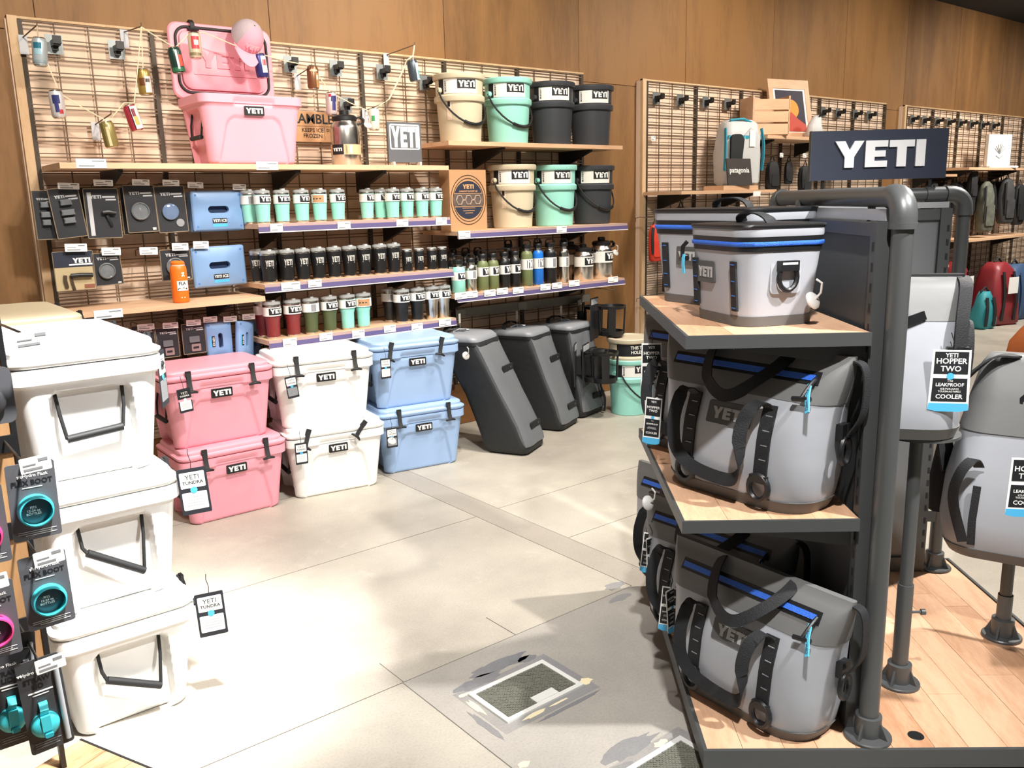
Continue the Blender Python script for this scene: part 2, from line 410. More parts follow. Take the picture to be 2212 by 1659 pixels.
# ================================================================== shelves
def shelf(label, x0, x1, z, y0=-.40, rail=False, th=.026, brk=None, group='wall shelves', bd=.06, bh=.12):
    t = thing('display_shelf', label, 'shelf', ((x0+x1)/2, 0, z), 0, group); w = (x1-x0)/2
    obj('board', MB().box(-w, w, y0, -.012, -th, 0), BOARD, t)
    for bx in (brk or (-w*.72, w*.62)):
        obj('bracket', MB().prism([(-.012, -th), (y0+bd, -th), (y0+bd, -th-.014), (-.012, -th-bh)], bx-.012, bx+.012, 'x'), BLACK, t)
    if rail:
        rl = obj('price_rail', MB().prism([(y0-.001, 0), (y0-.005, 0), (y0-.012, -.046), (y0-.001, -.046)], -w, w, 'x'), mat('rail_mauve', 'a88f8d', .35), t)
        obj('rail_stripe', MB().prism([(y0-.0075, -.016), (y0-.0085, -.016), (y0-.0125, -.040), (y0-.0095, -.040)], -w, w, 'x'), mat('rail_purple', '5a527c', .4), rl)
        obj('rail_lip', MB().box(-w, w, y0-.014, y0-.009, -.047, -.042), mat('rail_white', 'd8d6dc', .4), rl)
    return t
Z_TOP, Z_WOOD, Z1, Z2, Z3, ZB1, ZB2, ZB3 = 1.762, 1.075, 1.455, 1.137, .832, 1.909, 1.366, .972
shelf('long pale shelf board under the open pink cooler', .017, 2.165, Z_TOP, brk=(-.80, .12, .66))
shelf('short pale shelf board under the orange bottle', .012, .936, Z_WOOD)
shelf('drinkware shelf with price rail under the seafoam tumblers', .928, 2.155, Z1, rail=True)
shelf('drinkware shelf with price rail under the row of black tumblers', .935, 2.165, Z2, rail=True)
shelf('drinkware shelf with price rail under maroon and olive tumblers', .934, 2.173, Z3, rail=True, bd=.2, bh=.05)
shelf('highest pale shelf board carrying four lidded buckets', 2.170, 3.675, ZB1, brk=(-.28, .50))
shelf('shelf with price rail under three lidded buckets and a cardboard box', 2.21, 3.72, ZB2, rail=True)
shelf('shelf with price rail under the row of bottles and jugs', 2.19, 3.694, ZB3, rail=True)
# hook rail and bare price tabs under the bottle shelf
t = thing('hang_rail', 'grey metal hang rail across the grid behind the leaning dry bags', 'rail', (3.07, -.015, .80))
obj('bar', MB().box(-.62, .62, -.02, -.008, -.03, .03), mat('grey_rail', '77776f', .5, .2), t)
for x in (-.60, -.05, .58): obj('tab', MB().box(x-.04, x+.04, -.024, -.021, -.028, .024), mat('grey_tab', '8b8b84', .6), t)
# ================================================================== hard coolers
PINK = mat('pink_plastic', 'f0a2b1', .42, bump=.05, bscale=400)
WHT = mat('white_plastic', 'f4f4f2', .42, bump=.05, bscale=400)
BLU = mat('ice_blue_plastic', '9cb8de', .42, bump=.05, bscale=400)
TANP = mat('tan_plastic', 'd2c4a6', .42, bump=.05, bscale=400)
def cooler_body(L, Wd, Hb=.338):
    hl, hw = L/2, Wd/2; r = .05; per = []          # perimeter samples: (side, local coordinate)
    def line(a, b, n): return [a+(b-a)*i/n for i in range(n)]
    fr = hl-r; fe = hw-r
    rows = [0, .004, .010]+[.018+i*.0088 for i in range(31)]+[.2935, .2965, .301, .31, .322, .334, Hb]
    def half(z):
        k = min(1, z/.285); e = .030*(1-k)+.014
        if z < .012: e += .010*(1-z/.012)**2
        if z >= .296: e = .0
        elif z > .290: e = .014*(1-(z-.290)/.006)
        return hl-e, hw-e*.95
    rings = []
    for z in rows:
        hx, hy = half(z); ring = []
        def put(px, py, nx, ny, side, loc):
            d = 0
            if side == 'f' and z < .29:
                w = .135+.055*(1-z/.235)
                s_ = sdrr(loc, z-.02, w*L/.55, .215, .045); d = .009*(1-sstep(-.004, .004, s_))
            elif side == 'e' and z < .291:
                s_ = sdrr(loc, z-.05, .105+.012*(1-z/.27), .218, .032); d = .030*(1-sstep(-.005, .004, s_))
            elif side == 'f' and z >= .29 and z < .322 and abs(loc) < .115: d = .012*(1-sstep(.095, .115, abs(loc)))
            ring.append((px-nx*d, py-ny*d, z))
        rr = r
        for x in line(-(hx-rr), hx-rr, 70): put(x, -hy, 0, -1, 'f', x)
        for i in range(6): a = R(-90+90*i/6); put(hx-rr+rr*math.cos(a), -hy+rr+rr*math.sin(a), 0, 0, 'c', 0)
        for y in line(-(hy-rr), hy-rr, 52): put(hx, y, 1, 0, 'e', y)
        for i in range(6): a = R(90*i/6); put(hx-rr+rr*math.cos(a), hy-rr+rr*math.sin(a), 0, 0, 'c', 0)
        for x in line(hx-rr, -(hx-rr), 10): put(x, hy, 0, 1, 'b', x)
        for i in range(6): a = R(90+90*i/6); put(-hx+rr+rr*math.cos(a), hy-rr+rr*math.sin(a), 0, 0, 'c', 0)
        for y in line(hy-rr, -(hy-rr), 52): put(-hx, y, -1, 0, 'e', y)
        for i in range(6): a = R(180+90*i/6); put(-hx+rr+rr*math.cos(a), -hy+rr+rr*math.sin(a), 0, 0, 'c', 0)
        rings.append(ring)
    # inner wall, so that an open one is hollow
    rings.append(rrect_like(rings[-1], .045, Hb)); rings.append(rrect_like(rings[0], .06, .06))
    return MB().loft(rings)
def rrect_like(ring, inset, z):
    mx = max(p[0] for p in ring); my = max(p[1] for p in ring)
    return [(p[0]*(mx-inset)/mx, p[1]*(my-inset)/my, z) for p in ring]
def cooler_lid(L, Wd):
    hl, hw = L/2, Wd/2
    prof = [(.004, .002), (.0, .006), (-.003, .012), (-.003, .019), (.010, .023), (.014, .028), (.014, .040), (.018, .047), (.026, .051), (.040, .053)]
    return MB().loft([rrect(hl-e, hw-e, .05, z, k=6) for e, z in prof])
def latch_mb(hw):
    mb = MB(); mb.ribbon([(0, -hw+.012, .386), (0, -hw-.001, .378), (0, -hw-.006, .352), (0, -hw-.013, .318), (0, -hw-.024, .296)], .021, .007)
    mb.tube([(-.03, -hw-.022, .287), (-.015, -hw-.028, .292), (0, -hw-.030, .294), (.015, -hw-.028, .292), (.03, -hw-.022, .287)], [.005, .007, .008, .007, .005], 8)
    mb.box(-.013, .013, -hw-.004, -hw+.006, .352, .390); return mb
def handle_parts(t, L, sgn, tilt):
    x = sgn*(L/2-.046); a = .088
    dz = tilt*.07
    p0 = (x, -a, .258); p1 = (x+sgn*.018, -a+.014, .135+dz); p2 = (x+sgn*.018, a-.014, .135-dz); p3 = (x, a, .258)
    h = obj('handle', cached(('hgrip', L, sgn, tilt), lambda: mesh(MB().tube([p1, p2], .0115, 10), RUBBER)), None, t)
    RP = mat('black_rope', '232323', .8, var=.6, scale=160)
    obj('rope', cached(('hrope', L, sgn, tilt), lambda: mesh(MB().tube([p0, (x+sgn*.012, -a+.004, .2), p1], .0052, 6), RP)), None, h)
    obj('rope', cached(('hrope2', L, sgn, tilt), lambda: mesh(MB().tube([p2, (x+sgn*.012, a-.004, .2), p3], .0052, 6), RP)), None, h)
def cooler(label, m, loc, rz=0, L=.55, Wd=.405, group=None, tilt=(0, 0), opened=False, latches=(0, 0), ends=(-1, 1)):
    t = thing('hard_cooler', label, 'cooler', loc, rz, group); hl, hw = L/2, Wd/2
    b = obj('body', cached(('cbody', L, Wd, m.name), lambda: mesh(cooler_body(L, Wd), m, 'body', 50)), None, t)
    lm = cached(('clid', L, Wd, m.name), lambda: mesh(cooler_lid(L, Wd), m, 'lid', 30))
    if not opened: obj('lid', lm, None, t, (0, 0, .340))
    bd = obj('badge', cached('cbadge', lambda: mesh(MB().prism(rpoly(.052, .0225, .004), -.004, .004, 'y'), mat('badge_black', '1c1c1c', .4))), None, t, (0, -hw+.012, .262))
    obj('lettering', cached('cword', lambda: mesh(wordmark(.088, .0012), mat('badge_silver', 'e9e9e9', .4))), None, bd, (0, -.004, 0))
    for k, s_ in enumerate((-1, 1)):
        if opened: break
        o = obj('latch', cached(('clatch', Wd), lambda: mesh(latch_mb(hw), RUBBER)), None, t, (s_*L*.285, 0, 0))
        if latches[k]:
            o.location = (s_*L*.285, -hw+.01, .385); o.rotation_euler = (0, -latches[k]*.35, 0)
            o.data = cached(('clatch2', Wd), lambda: mesh(latch_mb(hw).map(shift(0, hw-.01, -.385)), RUBBER))
    for k in ends: handle_parts(t, L, k, tilt[0] if k < 0 else tilt[1])
    return t

def hang_tag(name, label, loc, rz, w=.065, h=.115, style='white', group='cooler hang tags', roll=0, tilt=0):
    """card hanging from a cord at its top edge"""
    t = thing(name, label, 'hang tag', loc, rz, group, tilt, roll)
    obj('card', cached(('tcard', w, h, style), lambda: mesh(MB().prism(rpoly(w/2, h/2, .004, 3, 0, -h/2), -.0012, .0012, 'y'), mat('tag_black', '22242b', .6))), None, t)
    up, lo = (WHITE, WHITE) if style == 'white' else ((INK, PAPER) if style == 'pink' else (WHITE, GREYPRINT))
    obj('upper_panel', cached(('tup', w, h, style), lambda: mesh(MB().prism(rpoly(w*.42, h*.17, .003, 3, 0, -h*.25), -.0018, -.0012, 'y'), up)), None, t)
    obj('lower_panel', cached(('tlo', w, h, style), lambda: mesh(MB().prism(rpoly(w*.42, h*.19, .003, 3, 0, -h*.71), -.0018, -.0012, 'y'), lo)), None, t)
    if style == 'pink': obj('band', cached(('tba', w, h), lambda: mesh(MB().box(-w/2, w/2, -.0018, -.0012, -h*.52, -h*.43), PINK)), None, t)
    tm = WHITE if style == 'pink' else INK
    obj('lettering', cached(('tle', w, h, style), lambda: mesh(text_mb('YETI', w*.25, shift(0, -.0021, -h*.19)).add(*_vf(text_mb('TUNDRA', w*.17, shift(0, -.0021, -h*.31), .02))), tm, recalc=False)), None, t)
    mb = MB()
    for i in range(4): mb.box(-w*.28, w*.28, -.0021, -.0019, -h*(.62+.06*i)-.0012, -h*(.62+.06*i))
    obj('small_print', cached(('tsm', w, h), lambda: mesh(mb, GREYPRINT)), None, t)
    obj('roundel', cached(('tro', w, style), lambda: mesh(MB().prism([(w*.12*math.cos(2*PI*i/16), -h*.47+w*.12*math.sin(2*PI*i/16)) for i in range(16)], -.0026, -.0012, 'y'), WHITE if style == 'pink' else BLUEPRINT)), None, t)
    obj('cord', cached(('tco', w), lambda: mesh(MB().tube([(0, 0, -.006), (.003, .002, .02), (-.002, .004, .045), (.0, .008, .06)], .0012, 5), RUBBER)), None, t)
    return t
def _vf(mb): return mb.v, mb.f

# floor stacks by the wall: pink, white, ice blue
cooler('pink hard cooler lowest in its stack of two on the floor', PINK, (.583, -.520, 0), R(0), group='stacked coolers on the floor')
cooler('pink hard cooler resting on another pink one', PINK, (.557, -.500, .3915), R(-1.5), group='stacked coolers on the floor')
cooler('white hard cooler on the floor between pink and blue stacks', WHT, (1.168, -.545, 0), R(-9), group='stacked coolers on the floor', latches=(-1, -2.2))
cooler('white hard cooler resting on a white one beside the pink stack', WHT, (1.135, -.525, .3915), R(-9), group='stacked coolers on the floor')
cooler('ice blue hard cooler lowest in its stack on the floor', BLU, (1.745, -.505, 0), R(-9), group='stacked coolers on the floor')
cooler('ice blue hard cooler resting on another blue one', BLU, (1.725, -.500, .3915), R(-9), group='stacked coolers on the floor', latches=(-.8, -.9))
hang_tag('hang_tag', 'black, pink and white tag hanging from the upper pink floor cooler', (.345, -.762, .715), R(4), style='pink', roll=R(-4))
hang_tag('hang_tag', 'grey tag with emblem hanging from the upper white floor cooler', (.893, -.735, .690), R(-9), style='grey', w=.06, roll=R(-6))
hang_tag('hang_tag', 'white tag with blue dot hanging from the lower white floor cooler', (.915, -.752, .335), R(-9))
hang_tag('hang_tag', 'white tag with blue dot hanging from the upper blue cooler', (1.470, -.712, .705), R(-9), w=.06)
hang_tag('hang_tag', 'white tag with dark emblem hanging from the lower blue cooler', (1.48, -.722, .305), R(-9), w=.066, style='grey')
# round security tags on cooler corners
def sectag(label, loc, m=None, rx=0, ry=0):
    t = thing('security_tag', label, 'security tag', loc, 0, 'security tags'); t.rotation_euler = (rx, ry, 0)
    obj('disc', cached('sdisc', lambda: mesh(MB().lathe([(.006, .012), (.018, .010), (.024, .004), (.024, 0), (.006, -.002)], 20), mat('tag_grey_plastic', 'c9c8c4', .4))), None, t)
    obj('loop', cached('sloop', lambda: mesh(MB().tube([(0, 0, .01), (.004, .010, .03), (.0, .03, .045), (0, .045, .035)], .003, 6), MATS['tag_grey_plastic'])), None, t)
sectag('round grey security tag on the upper blue cooler corner', (1.995, -.745, .655), rx=R(70))
sectag('round security tag on the lower white cooler corner', (1.437, -.79, .25), rx=R(40))

# big white stack and the tan one behind it
LW = .66
cooler('white hard cooler at the foot of the tall white stack', WHT, (-.345, -2.205+.325-.05, 0), R(90), LW, .405, 'tall white cooler stack', tilt=(-.54, 0))
cooler('white hard cooler in the middle of the tall white stack', WHT, (-.352, -2.205+.325-.05, .395), R(90), LW, .405, 'tall white cooler stack', tilt=(-.70, 0))
cooler('white hard cooler topping the tall white stack', WHT, (-.362, -2.205+.325-.045, .790), R(90), LW, .405, 'tall white cooler stack', tilt=(.08, 0))
for k in range(3): cooler(['tan hard cooler topping the stack behind the tall white stack', 'tan hard cooler hidden under the tan one behind the white stack', 'tan hard cooler at the floor behind the white stack'][k], TANP, (-.37, -1.12, .79-.395*k), R(90), LW, .405, 'tan cooler stack')
hang_tag('hang_tag', 'black edged tag hanging from the middle white cooler of the tall stack', (-.122, -2.262, .775), R(-18), .085, .145, roll=R(-3))
hang_tag('hang_tag', 'black edged tag hanging from the bottom white cooler of the tall stack', (-.108, -2.262, .365), R(-18), .085, .145, roll=R(-2))
hang_tag('hang_tag', 'grey tag seen nearly edge on at the top white cooler', (-.135, -2.13, 1.12), R(60), .085, .17, style='grey')

# open pink cooler on the long shelf, lid up
t = cooler('open pink hard cooler with raised lid on the long shelf', PINK, (.952, -.25, Z_TOP), R(-1), Wd=.38, opened=True)
lid = obj('lid', MB().box(0, .1, 0, .1, 0, .1), PINK, t, (0, .184, .350), (R(-91), 0, 0))
# underside of the lid: raised plug, gasket, embossed wordmark (lid local: underside is -z, front edge is -y)
lid.data = mesh(cooler_lid(.55, .38).map(shift(0, -.19, 0)), PINK, 'lid', 30)
obj('plug', MB().loft([rrect(.230, .150, .05, .004, 0, -.195), rrect(.227, .147, .05, -.012, 0, -.195), rrect(.217, .137, .045, -.018, 0, -.195)]), PINK, lid)
g = rrect(.244, .164, .06, -.001, 0, -.195, 8); obj('gasket', MB().tube(g, .0075, 6, closed=True), RUBBER, lid)
obj('wordmark', wordmark(.27, .005, lambda x, y, z: (x, -.20-z, -.018+y)), PINK, lid)
obj('rib', MB().box(-.17, .17, -.132, -.122, -.022, -.016), PINK, lid)
for s_ in (-1, 1): obj('latch', MB().ribbon([(s_*.157, -.385, .03), (s_*.157, -.392, .0), (s_*.157, -.376, -.022), (s_*.157, -.35, -.024)], .022, .007).tube([(s_*.157-.03, -.345, -.027), (s_*.157+.03, -.345, -.027)], .007, 8), RUBBER, lid)
# cap hanging on the lid corner
CAPM = mat('pink_cap_cloth', 'f0a0b2', .85, bump=.2, bscale=500); MESHM = mat('mesh_cap_back', 'b5a6ac', .9, var=.25, scale=300)
t = thing('trucker_cap', 'pink and grey trucker cap hanging on the raised pink cooler lid', 'cap', (1.055, -.175, 2.43), R(2), tilt=R(58), roll=R(12))
def dome(a0, a1, n=14, rows=8, r=(.085, .098, .088)):
    rings = []
    for j in range(rows+1):
        p = PI/2*j/rows*.97; rings.append([(r[0]*math.cos(p)*math.cos(R(a0+(a1-a0)*i/n)), r[1]*math.cos(p)*math.sin(R(a0+(a1-a0)*i/n)), -.015+r[2]*math.sin(p)*1.15) for i in range(n+1)])
    mb = MB(); k = n+1; vs = [q for r_ in rings for q in r_]
    return mb.add(vs, [(j*k+i, j*k+i+1, (j+1)*k+i+1, (j+1)*k+i) for j in range(rows) for i in range(n)])
c = obj('crown_front', dome(-138, -12), CAPM, t); obj('crown_mesh', dome(-12, 222), MESHM, t)
brim = MB()
for k_, dz in ((0, 0), (1, -.004)):
    pass
pts = []
for i in range(13):
    a = R(-150+120*i/12); pts.append((math.cos(a)*.088, math.sin(a)*.10))
out = []
for i in range(13):
    a = R(-150+120*i/12); e = math.sin(PI*i/12); out.append((math.cos(a)*(.088+.018*e), math.sin(a)*(.10+.082*e)))
vs = [(p[0], p[1], -.014) for p in pts]+[(p[0], p[1], -.024-.16*(p[0]**2)) for p in out]
vs += [(x, y, z-.004) for x, y, z in vs]
fs = [(i, i+1, 14+i, 13+i) for i in range(12)]+[(26+i, 39+i, 40+i, 27+i) for i in range(12)]+[(13+i, 14+i, 40+i, 39+i) for i in range(12)]
obj('brim', MB().add(vs, fs), CAPM, t)
obj('lettering', wordmark(.075, .001, lambda x, y, z: (x, -math.sqrt(max(1e-6, .1045**2-x*x*1.2))*(1-.12*(z/.05+.4))-.001+y, z+.028)), mat('cap_print', 'f3c3cc', .8), c)
# ================================================================== drinkware
SEA = mat('seafoam_coat', '93d8ca', .38); SEAP = mat('seafoam_plastic', '9addd0', .42); BLKC = mat('black_coat', '191a1c', .38)
MAR = mat('maroon_coat', '7c2a2a', .4); OLV = mat('olive_coat', '4d5736', .45); OLV2 = mat('moss_coat', '6f7a50', .45)
BLUC = mat('bright_blue_coat', '1f74d6', .35); CHARP = mat('charcoal_plastic', '3a3d42', .42); TANB = mat('sand_plastic', 'cdc2a8', .45)
def label_on(t, r, z0, z1, ang, span=1.25, kind='logo', r1=None, par=None):
    """printed paper sleeve: white field with a black wordmark block"""
    lb = obj('label', cached(('lab', r, z0, z1, span, r1), lambda: mesh(patch(r+.0004, -PI/2-span, -PI/2+span, z0, z1, .0006, 14, None if r1 is None else r1+.0004), mat('label_white', 'ecebe6', .5))), None, t, None, (0, 0, ang))
    zc = (z0+z1)/2; h = z1-z0; rm = (r+(r1 or r))/2+.0014
    if kind == 'logo':
        w = h*1.05*1.9
        obj('logo_block', cached(('lbk', rm, h), lambda: mesh(patch(rm-.0003, -PI/2-.10, -PI/2-.10+w/rm, zc-h*.36, zc+h*.40, .0005, 8), INK)), None, lb)
        obj('lettering', cached(('lwd', rm, h), lambda: mesh(wordmark(w*.84, .0004, wrap(rm+.0006, zc+h*.06, -PI/2-.10+w/rm/2)), WHITE)), None, lb)
    elif kind == 'back':
        obj('logo_block', cached(('lbb', rm, h), lambda: mesh(patch(rm-.0003, -PI/2+.25, -PI/2+.85, zc-h*.42, zc+h*.42, .0005, 6), GREYPRINT)), None, lb)
    else:
        obj('logo_block', cached(('lbk2', rm, h), lambda: mesh(patch(rm-.0003, -PI/2-.55, -PI/2+.95, zc-h*.42, zc+h*.42, .0005, 8), KRAFT)), None, lb)
        obj('lettering', cached(('lbk3', rm, h), lambda: mesh(MB().box(-.020, -.010, 0, .0003, -.003, .003).box(-.002, .008, 0, .0003, -.003, .003).box(.016, .026, 0, .0003, -.003, .003).map(wrap(rm+.0008, zc)), INK)), None, lb)
    return lb
def tumbler(label, m, loc, kind='20', lab='logo', rz=0, group=None):
    t = thing('tumbler', label, 'tumbler', loc, 0, group); q = (kind, m.name)
    if kind == '20':
        body = [(.0345, .010), (.0350, .014), (.0365, .05), (.0405, .10), (.0430, .125), (.0435, .150)]; steel = [(.033, 0), (.034, .003), (.034, .011)]; rim = [(.0436, .150), (.0440, .156), (.0430, .160)]; zl = (.103, .148); lr = .0432
        lid = [(.0425, .159), (.0432, .164), (.0425, .172), (.030, .176)]; top = .176
    elif kind == '30':
        body = [(.0345, .012), (.0352, .016), (.0375, .06), (.0385, .098), (.0425, .110), (.0468, .150), (.049, .170), (.0495, .178)]; steel = [(.033, 0), (.0342, .003), (.0342, .013)]; rim = [(.0496, .178), (.050, .186), (.049, .190)]; zl = (.128, .176); lr = .0492
        lid = [(.0485, .189), (.0492, .195), (.0485, .203), (.034, .207)]; top = .207
    else:
        body = [(.030, .008), (.0308, .012), (.0308, .118), (.0300, .122)]; steel = [(.029, 0), (.0298, .003), (.0298, .009)]; rim = [(.0300, .122), (.0315, .124), (.0315, .128), (.0300, .132)]; zl = None; lid = [(.0298, .131), (.0300, .136), (.024, .140)]; top = .14
    obj('body', cached(('tb',)+q, lambda: mesh(MB().lathe(body, 28), m)), None, t)
    obj('base_ring', cached(('ts',)+q, lambda: mesh(MB().lathe(steel, 28), STEEL)), None, t)
    obj('rim', cached(('tr',)+q, lambda: mesh(MB().lathe(rim, 28), STEEL)), None, t)
    ld = obj('lid', cached(('tl',)+q, lambda: mesh(MB().lathe(lid, 28), mat('smoked_clear_lid', 'b9bdbd', .15, .35))), None, t)
    if kind != 'c': obj('slider', cached(('tsl', top), lambda: mesh(MB().box(-.009, .009, -.03, -.006, top-.003, top+.006), mat('clear_slider', 'd7dadb', .15, .3))), None, ld)
    if zl and lab: label_on(t, lr, zl[0], zl[1], rz, 1.5, lab)
    else:
        k_ = 1 if kind == '20' else .8
        def rad(z):
            for p, q_ in zip(body[:-1], body[1:]):
                if z <= q_[1]: return p[0]+(q_[0]-p[0])*(z-p[1])/(q_[1]-p[1])
            return body[-1][0]
        def onto(z0, sc): return lambda x, y, z: wrap(rad(z*sc+z0)+.0004, z0)(x, y, z*sc)
        obj('etched_mark', cached(('tem',)+q, lambda: mesh(wordmark(.046*k_, .0005, onto(.108 if kind == '20' else .078, 2.3)), mat('etched_silver', 'c6c6c1', .4, .15))), None, t, None, (0, 0, rz))
        obj('etched_mark', cached(('tem2',)+q, lambda: mesh(MB().box(-.02*k_, .02*k_, -.0005, 0, -.0035, .0035).map(onto(.084 if kind == '20' else .058, 1)), mat('etched_silver', 'c6c6c1', .4, .15))), None, t, None, (0, 0, rz))
    return t
FACE = R(-38)        # labels turned slightly towards the aisle
g = 'seafoam tumblers on the upper drinkware shelf'
tumbler('seafoam tumbler half hidden behind the first one on the upper drinkware shelf', SEA, (.954, -.245, Z1), '20', 'back', FACE, g)
for i, (x, k) in enumerate(((.987, 'logo'), (1.097, 'logo'), (1.211, 'logo'), (1.319, 'kraft'), (1.431, 'logo'))):
    tumbler(ORD[i]+' front seafoam tumbler from the left on the upper drinkware shelf', SEA, (x, -.345, Z1), '20', k, FACE+R(rg.uniform(-8, 14)), g)
for i, x in enumerate((1.672, 1.765)): tumbler(['leftmost', 'second'][i]+' seafoam tumbler in the back row right of the shelf gap', SEA, (x, -.25, Z1), '20', 'logo', R(-20), g)
for i, x in enumerate((1.790, 1.890, 1.995, 2.095)): tumbler(ORD[i]+' brightly lit seafoam tumbler right of the gap on its shelf', SEA, (x, -.345, Z1), '20', 'logo', R(-24), g)
g = 'black tumblers on the middle drinkware shelf'
for i, x in enumerate((.975, 1.07, 1.02)): tumbler(['left', 'right', 'outermost'][i]+' black tumbler in the dim row behind the black tumblers', BLKC, (x, -.245 if i < 2 else -.145, Z2), '20', None, FACE, g)
for i, x in enumerate((.993, 1.100, 1.193, 1.288, 1.386, 1.483, 1.580, 1.683, 1.778)): tumbler(ORD[i]+' black tumbler from the left with silver etched mark', BLKC, (x, -.345, Z2), '20', None, R(-12), g)
for i, x in enumerate((1.869, 1.955, 2.047, 2.125)): tumbler(ORD[i]+' small black can holder from the left beside the black tumblers', BLKC, (x, -.35, Z2), 'c', None, R(-12), 'small black can holders')
g = 'tall tumblers on the lower drinkware shelf'
tumbler('maroon tumbler half hidden behind the front maroon pair', MAR, (.985, -.235, Z3), '30', 'back', FACE, g)
for i, (x, m, k, n) in enumerate(((.993, MAR, 'logo', 'left maroon'), (1.112, MAR, 'logo', 'right maroon'), (1.221, OLV, 'back', 'left olive green'), (1.336, OLV, 'logo', 'right olive green'), (1.451, SEA, 'logo', 'left seafoam'), (1.555, SEA, 'kraft', 'right seafoam'))):
    tumbler(n+' tall tumbler on the lower drinkware shelf', m, (x, -.34, Z3), '30', k, FACE+R(rg.uniform(-6, 10)), g)
tumbler('black tall tumbler set back behind the front black pair', BLKC, (1.80, -.235, Z3), '30', 'back', FACE, g)
for x, m, n in ((1.821, BLKC, 'left black'), (1.931, BLKC, 'right black'), (2.037, STEEL, 'left stainless steel'), (2.125, STEEL, 'right stainless steel')):
    tumbler(n+' tall tumbler at the right end of the lower drinkware shelf', m, (x, -.34, Z3), '30', 'logo', R(-32), g)

def bottle(label, m, loc, h=.235, r=.037, rz=0, lab='logo', group='bottles on the bottle shelf', cap=True):
    t = thing('drink_bottle', label, 'bottle', loc, 0, group); q = (round(h, 3), r, m.name)
    obj('body', cached(('bb',)+q, lambda: mesh(MB().lathe([(r-.003, .010), (r, .014), (r, h-.055), (r*.93, h-.042), (r*.70, h-.028)], 26), m)), None, t)
    obj('base_ring', cached(('bs',)+q, lambda: mesh(MB().lathe([(r-.004, 0), (r-.002, .003), (r-.002, .011)], 26), STEEL)), None, t)
    obj('neck', cached(('bn',)+q, lambda: mesh(MB().lathe([(r*.72, h-.030), (r*.66, h-.022), (r*.64, h-.008)], 22), STEEL)), None, t)
    c = obj('cap', cached(('bc',)+q, lambda: mesh(MB().lathe([(r*.74, h-.010), (r*.78, h-.006), (r*.78, h+.014), (r*.70, h+.018)], 22), BLACK)), None, t)
    obj('cap_loop', cached(('bl',)+q, lambda: mesh(MB().ribbon([(-r*.66, 0, h+.008), (-r*.70, 0, h+.028), (-r*.45, 0, h+.042), (r*.45, 0, h+.042), (r*.70, 0, h+.028), (r*.66, 0, h+.008)], .014, .006, (0, 1, 0)), BLACK)), None, c, None, (0, 0, rz))
    label_on(t, r+.0003, h*.44, h*.70, rz, 1.45, lab)
    return t
for x, m, n, h, r, k in ((2.245, SEA, 'seafoam drink bottle at the left end of the bottle shelf', .20, .044, 'logo'), (2.345, STEEL, 'stainless steel bottle beside the seafoam bottle', .205, .037, 'back'),
        (2.440, OLV2, 'left moss green bottle of the shorter green pair', .225, .037, 'logo'), (2.525, OLV2, 'right moss green bottle of the shorter green pair', .225, .037, 'logo'),
        (2.620, BLKC, 'left black bottle between the green bottles', .228, .037, 'logo'), (2.710, BLKC, 'right black bottle between the green bottles', .230, .037, 'logo'),
        (2.812, OLV2, 'taller moss green bottle left of the bright blue bottle', .268, .040, 'logo'), (2.912, BLUC, 'bright blue drink bottle on the bottle shelf', .268, .037, 'logo'),
        (3.022, BLKC, 'taller black bottle right of the bright blue bottle', .268, .044, 'back'), (3.140, STEEL, 'tall stainless steel bottle at the front edge of the shelf', .265, .036, 'back')):
    bottle(n, m, (x, -.345 if x < 3.1 else -.355, ZB3), h, r, R(-30), k)
for x, n in ((2.30, 'first'), (2.40, 'second'), (2.50, 'third'), (2.76, 'fourth'), (3.02, 'fifth')): bottle(n+' dark bottle from the left in the back row of the bottle shelf', BLKC, (x, -.215, ZB3), .235 if x < 2.7 else .27, .037, 0, 'logo')

def jug(label, loc, rz=0, m=STEEL, sc=1, tagon=False):
    t = thing('steel_jug', label, 'jug', loc, 0, 'half gallon and gallon jugs'); q = (sc, m.name)
    S_ = lambda pr: [(a*sc, b*sc) for a, b in pr]
    obj('body', cached(('jb',)+q, lambda: mesh(MB().lathe(S_([(.064, 0), (.067, .004), (.067, .168), (.063, .18), (.052, .192), (.050, .205)]), 36), m)), None, t)
    c = obj('cap', cached(('jc',)+q, lambda: mesh(MB().lathe(S_([(.053, .198), (.056, .201), (.056, .216), (.046, .224), (.022, .226), (.022, .244), (.016, .247)]), 30), BLACK)), None, t)
    obj('handle', cached(('jh',)+q, lambda: mesh(MB().ribbon([(.052*sc, 0, .212*sc), (.075*sc, 0, .218*sc), (.090*sc, 0, .205*sc), (.088*sc, 0, .19*sc), (.060*sc, 0, .186*sc)], .022*sc, .008*sc, (0, 1, 0)), BLACK)), None, c, None, (0, 0, rz+R(10)))
    label_on(t, .0672*sc, .098*sc, .164*sc, rz, 1.35, 'logo')
    return t
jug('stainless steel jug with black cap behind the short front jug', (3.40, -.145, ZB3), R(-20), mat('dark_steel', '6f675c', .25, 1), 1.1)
jug('short stainless steel jug at the front of the bottle shelf', (3.365, -.315, ZB3), R(-30), sc=1.05)
jug('stainless steel jug at the right end of the bottle shelf', (3.560, -.30, ZB3), R(-20), sc=1.22)
sectag('clear security tag dangling from the right hand jug', (3.655, -.35, 1.155), rx=R(60))
